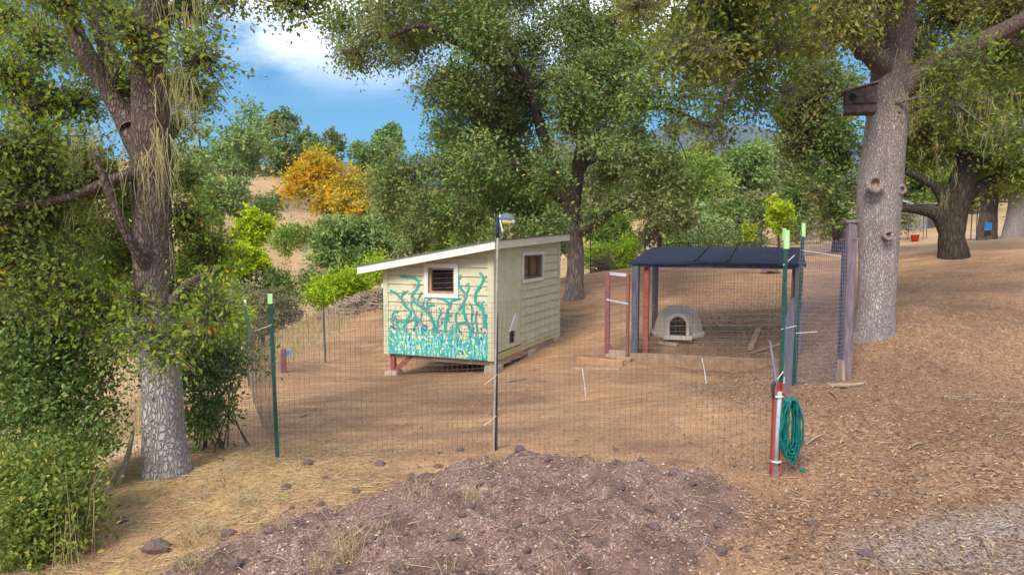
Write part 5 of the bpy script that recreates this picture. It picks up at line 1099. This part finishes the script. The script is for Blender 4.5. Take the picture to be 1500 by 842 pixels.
# ------------------------------------------------------------------ stones, clods
ico = [(0, 0, 1), (.894, 0, .447), (.276, .851, .447), (-.724, .526, .447), (-.724, -.526, .447), (.276, -.851, .447), (.724, .526, -.447), (-.276, .851, -.447), (-.894, 0, -.447), (-.276, -.851, -.447), (.724, -.526, -.447), (0, 0, -1)]
icf = [(0, 1, 2), (0, 2, 3), (0, 3, 4), (0, 4, 5), (0, 5, 1), (1, 6, 2), (2, 7, 3), (3, 8, 4), (4, 9, 5), (5, 10, 1), (6, 7, 2), (7, 8, 3), (8, 9, 4), (9, 10, 5), (10, 6, 1), (11, 7, 6), (11, 8, 7), (11, 9, 8), (11, 10, 9), (11, 6, 10)]
def ico2():
    v = [np.array(p) / np.linalg.norm(p) for p in ico]; f = []; mid = {}
    def md(a, b):
        k = (min(a, b), max(a, b))
        if k not in mid: mid[k] = len(v); v.append(unit(v[a] + v[b]))
        return mid[k]
    for a, b, c in icf:
        x, y, z = md(a, b), md(b, c), md(c, a); f += [(a, x, z), (b, y, x), (c, z, y), (x, y, z)]
    return np.array(v), np.array(f)
i2v, i2f = ico2(); r = np.random.default_rng(50)
rock_me = []
for k in range(7):
    dsp = 1 + 1.0 * np.array([float(fbm(np.array(p[0] * 2.2 + k * 7), np.array(p[1] * 2.2 + p[2] * 2.7), 3)) for p in i2v])
    v = i2v * dsp[:, None] * (V3(1, .8, .65) * r.uniform(.85, 1.15, 3)); me = bpy.data.meshes.new('rock'); me.from_pydata(v.tolist(), [], i2f.tolist()); me.update(); me.materials.append(M['cinder']); rock_me.append(me)
rc = 0
def rock(g, size, label, group=None, sink=.2):
    global rc
    o = bpy.data.objects.new('rock', rock_me[rc % 7]); col.objects.link(o); rc += 1
    o.location = (g[0], g[1], g[2] + size * (.5 - sink)); o.scale = (size,) * 3; o.rotation_euler = (r.uniform(-.4, .4), r.uniform(-.4, .4), r.uniform(0, 6.3)); return tag(o, label, 'rock', group)
rock(G(232, 806), .085, 'rounded dark cinder rock lying on the straw below the left oak')
rock(G(180, 764), .045, 'small dark cinder rock on straw near the yellow-green bush')
rock(G(451, 680), .055, 'dark cinder rock on dirt between the mound and the left fence post')
rock(G(324, 675), .035, 'little brown cone-like clod on straw right of the left oak')
rock(G(1128, 400), .30, 'large brown rock on the bare slope behind the dog run')
LBL = 'dark purple-brown cinder lump on the loose gravel mound'
px_ = [(553, 682), (636, 665), (678, 660), (640, 684), (420, 716), (480, 700), (520, 720), (760, 662), (800, 676), (905, 660), (985, 694), (1010, 712), (950, 745), (960, 775), (1045, 772), (905, 715), (850, 735), (720, 700), (560, 760), (470, 740), (600, 700), (690, 745), (430, 745), (400, 780), (340, 785), (345, 830), (660, 790), (760, 770), (1010, 815), (1060, 810), (1270, 815), (1190, 770), (880, 800)]
for a, b in px_: rock(G(a + r.normal(0, 3), b), r.uniform(.03, .06), LBL, 'cinder lumps on the mound', .35)
k = 0
while k < 150:
    x, y = r.uniform(-2.4, 3.0), r.uniform(3.2, 6.6)
    if float(mound(np.array([x]), np.array([y]))[0]) < .06: continue
    rock((x, y, hz(x, y)), r.uniform(.012, .032), LBL, 'cinder lumps on the mound', .4); k += 1
# gravel grains
n = 60000; x = r.uniform(-3, 3.6, n); y = 3.0 + 3.8 * r.random(n); mk = np.array(mound(x, y)) > r.uniform(-.03, .2, n); mk |= (np.hypot((x - 3.0) / 1.3, (y - 4.0) / .7) < r.uniform(.2, 1.2, n)); x, y = x[mk], y[mk]; n = len(x)
oc = np.array([(1, 0, 0), (-1, 0, 0), (0, 1, 0), (0, -1, 0), (0, 0, 1), (0, 0, -1)], float); of = np.array([(0, 2, 4), (2, 1, 4), (1, 3, 4), (3, 0, 4)])
sz = (.0028 + .009 * r.random(n) ** 4)[:, None, None]; rot = r.normal(0, 1, (n, 1, 3)) * .35
Vv = np.stack([x, y, h(x, y) + .002], -1)[:, None] + (oc[None] + rot * oc[None]) * sz
tag(build_np('gravel', Vv.reshape(-1, 3), (np.arange(n)[:, None, None] * 6 + of[None]).reshape(-1, 3), M['pebble'], attrs=dict(rnd=np.repeat(np.where(r.random(n) < .09, r.uniform(.85, 1, n), np.clip(r.normal(.42, .2, n), 0, 1)), 6))), 'loose purple-grey cinder gravel covering the mound', 'gravel', kind='stuff')
# leaf litter
def scatter(n, rmin, rmax, pw=1.0):
    t = r.uniform(-41, 41, n) * math.pi / 180; rr = np.exp(r.uniform(math.log(rmin), math.log(rmax), n)); return rr * np.sin(t), rr * np.cos(t)
x, y = scatter(100000, 3.2, 26)
n1 = fbm(x * .7, y * .7, 3); dens = .07 + .93 * sstep(1.4, 3.2, x + n1 * 2.5 - .12 * (y - 6)) + .25 * sstep(.05, .25, fbm(x * .4 + 7, y * .4, 3)); dens = np.where(np.array(mound(x, y)) > .25, .22, dens); dens = np.where(x < -4.6, .25, dens)
mk = r.random(len(x)) < dens; x, y = x[mk], y[mk]; n = len(x)
pp = np.stack([x, y, h(x, y) + .006 + .01 * r.random(n)], -1); S = r.normal(0, 1, (n, 3)) * V3(1, 1, .18)
Vv, F = leaves(pp, S * 3, .029, r, 3.0, .5)
Vv[:, 2] = np.maximum(Vv[:, 2], np.repeat(pp[:, 2], 4) - .008)
tag(build_np('leaf_litter', Vv, F, M['litter'], attrs=dict(rnd=np.repeat(r.random(n), 4))), 'fallen brown oak leaves and bark flakes strewn over the dirt', 'leaf litter', kind='stuff')
# straw on the slope under the left oak
n = 8000; x = r.uniform(-5.0, -.8, n); y = r.uniform(3.6, 7.6, n); n1 = fbm(x * .7, y * .7, 3)
mk = (sstep(-.9, -2.0, x + n1 * 1.5) * sstep(7.8, 6.8, y + n1) > r.random(n)) & (np.array(mound(x, y)) < .12); x, y = x[mk], y[mk]; n = len(x)
a = np.stack([x, y, h(x, y) + .008], -1); d = r.normal(0, 1, (n, 3)) * V3(1, 1, .16); d /= np.linalg.norm(d, axis=1, keepdims=True); b = a + d * r.uniform(.05, .2, (n, 1)); b[:, 2] = np.maximum(b[:, 2], h(b[:, 0], b[:, 1]) + .006)
tag(build_np('straw', *prisms(a, b, .0022, .0012, 3), M['straw'], attrs=dict(rnd=np.repeat(r.random(n), 6))), 'flattened golden straw lying on the slope under the left oak', 'straw', kind='stuff')
# dry grass on the outer slope and along the hill foot
n = 30000; x = r.uniform(-9, -3.2, n); y = r.uniform(11, 28, n); n1 = fbm(x * .6, y * .6, 3)
mk = sstep(0, -1.2, x + 4.9 + 1.2 * n1 - .10 * np.clip(y - 13, 0, 14)) > r.random(n); x, y = x[mk], y[mk]; n = len(x)
a = np.stack([x, y, h(x, y) - .01], -1); b = a + np.c_[r.normal(0, .07, (n, 2)), r.uniform(.06, .26, n)]
tag(build_np('dry_grass', *prisms(a, b, .006, .001, 3), M['straw'], attrs=dict(rnd=np.repeat(r.random(n), 6))), 'tan dry grass standing on the slope outside the side fence', 'dry grass', kind='stuff')
# dry tufts
def tuft(px, py, n, hgt, label, spread=.05, lean=.4):
    g = G(px, py); a = g + r.normal(0, spread, (n, 3)) * V3(1, 1, 0); a[:, 2] = h(a[:, 0], a[:, 1]) - .01
    ang = r.uniform(0, 6.3, n); ln = hgt * r.uniform(.4, 1.1, n); o = lean * ln
    b = a + np.stack([np.cos(ang) * o * .5, np.sin(ang) * o * .5, ln * .6], -1); c = b + np.stack([np.cos(ang) * o, np.sin(ang) * o, ln * .3], -1)
    v1, f1 = prisms(a, b, .0018, .0014, 3); v2, f2 = prisms(b, c, .0014, .0005, 3)
    tag(build_np('grass_tuft', np.vstack([v1, v2]), np.vstack([f1, f2 + len(v1)]), M['straw'], base=g, attrs=dict(rnd=np.repeat(r.random(2 * n), 6))), label, 'grass tuft', 'dry grass tufts')
TL = 'sparse dry grass tuft growing out of the cinder mound'
for a, b, n, hh in ((612, 728, 40, .16), (690, 735, 46, .18), (508, 822, 55, .30), (470, 835, 30, .22), (832, 838, 14, .2), (655, 838, 16, .12), (740, 690, 16, .10), (1040, 700, 12, .10), (560, 780, 14, .12)): tuft(a, b, n, hh, TL)
ST = 'golden straw tuft on the slope between left oak and mound'
for a, b, n, hh in ((360, 740, 70, .13), (300, 780, 70, .14), (270, 800, 60, .14), (420, 660, 40, .10), (395, 680, 40, .10), (500, 690, 40, .09), (330, 690, 40, .10), (150, 800, 40, .14), (200, 740, 40, .10), (255, 740, 40, .10), (285, 830, 60, .16)): tuft(a, b, n, hh, ST, .05, .8)
TS = 'tall thin tan weed stalks beside the yellow-green bush'
for a, b, n, hh in ((118, 815, 16, .9), (135, 800, 12, .75), (105, 835, 12, .7)): tuft(a, b, n, hh, TS, .05, .18)
# twigs among the litter
x, y = scatter(5200, 3.3, 20); mk = r.random(len(x)) < (.25 + .75 * sstep(1.4, 3.2, x - .12 * (y - 6))); x, y = x[mk], y[mk]; n = len(x)
a = np.stack([x, y, h(x, y) + .008], -1); ang = r.uniform(0, 6.3, n); ln = r.uniform(.04, .2, n); b = a + np.stack([np.cos(ang) * ln, np.sin(ang) * ln, 0 * ang], -1); b[:, 2] = h(b[:, 0], b[:, 1]) + .010
tag(build_np('twig_litter', *prisms(a, b, r.uniform(.002, .006, n), .0015, 4), M['stick']), 'thin dead twigs scattered through the leaf litter', 'twigs', kind='stuff')
# sticks on the ground
for k, (p0, p1, lb_) in enumerate([((440, 612), (458, 606), 'short dark stick on the dirt right of the left fence post'), ((1180, 655), (1205, 640), 'short stick on leaf litter right of the hose'), ((1330, 660), (1352, 652), 'pale twig on open leaf litter slope'), ((1215, 575), (1228, 590), 'bark chip below the fallen branch'), ((745, 560), (770, 556), 'twig on bare dirt right of the decoy pole')]):
    a, b = G(*p0), G(*p1); tag(MB().tube(catmull([a + V3(0, 0, .015), (a + b) / 2 + V3(.02, .02, .03), b + V3(0, 0, .015)], 7), [.012, .014, .013, .012, .01, .008, .005], 6).build('stick', M['stick'], base=a, smooth=True), lb_, 'stick')

# ------------------------------------------------------------------ haze over the valley
def haze():
    m = bpy.data.materials.new('haze_air'); m.use_nodes = True; t = m.node_tree; t.nodes.clear()
    v = t.nodes.new('ShaderNodeVolumePrincipled'); v.inputs['Color'].default_value = (.55, .70, 1.0, 1); v.inputs['Density'].default_value = .00021; v.inputs['Anisotropy'].default_value = .2
    o = t.nodes.new('ShaderNodeOutputMaterial'); t.links.new(v.outputs[0], o.inputs['Volume'])
    tag(MB().box((0, 0, 340), (8600, 8600, 720)).build('haze', m), kind='stuff')
haze()
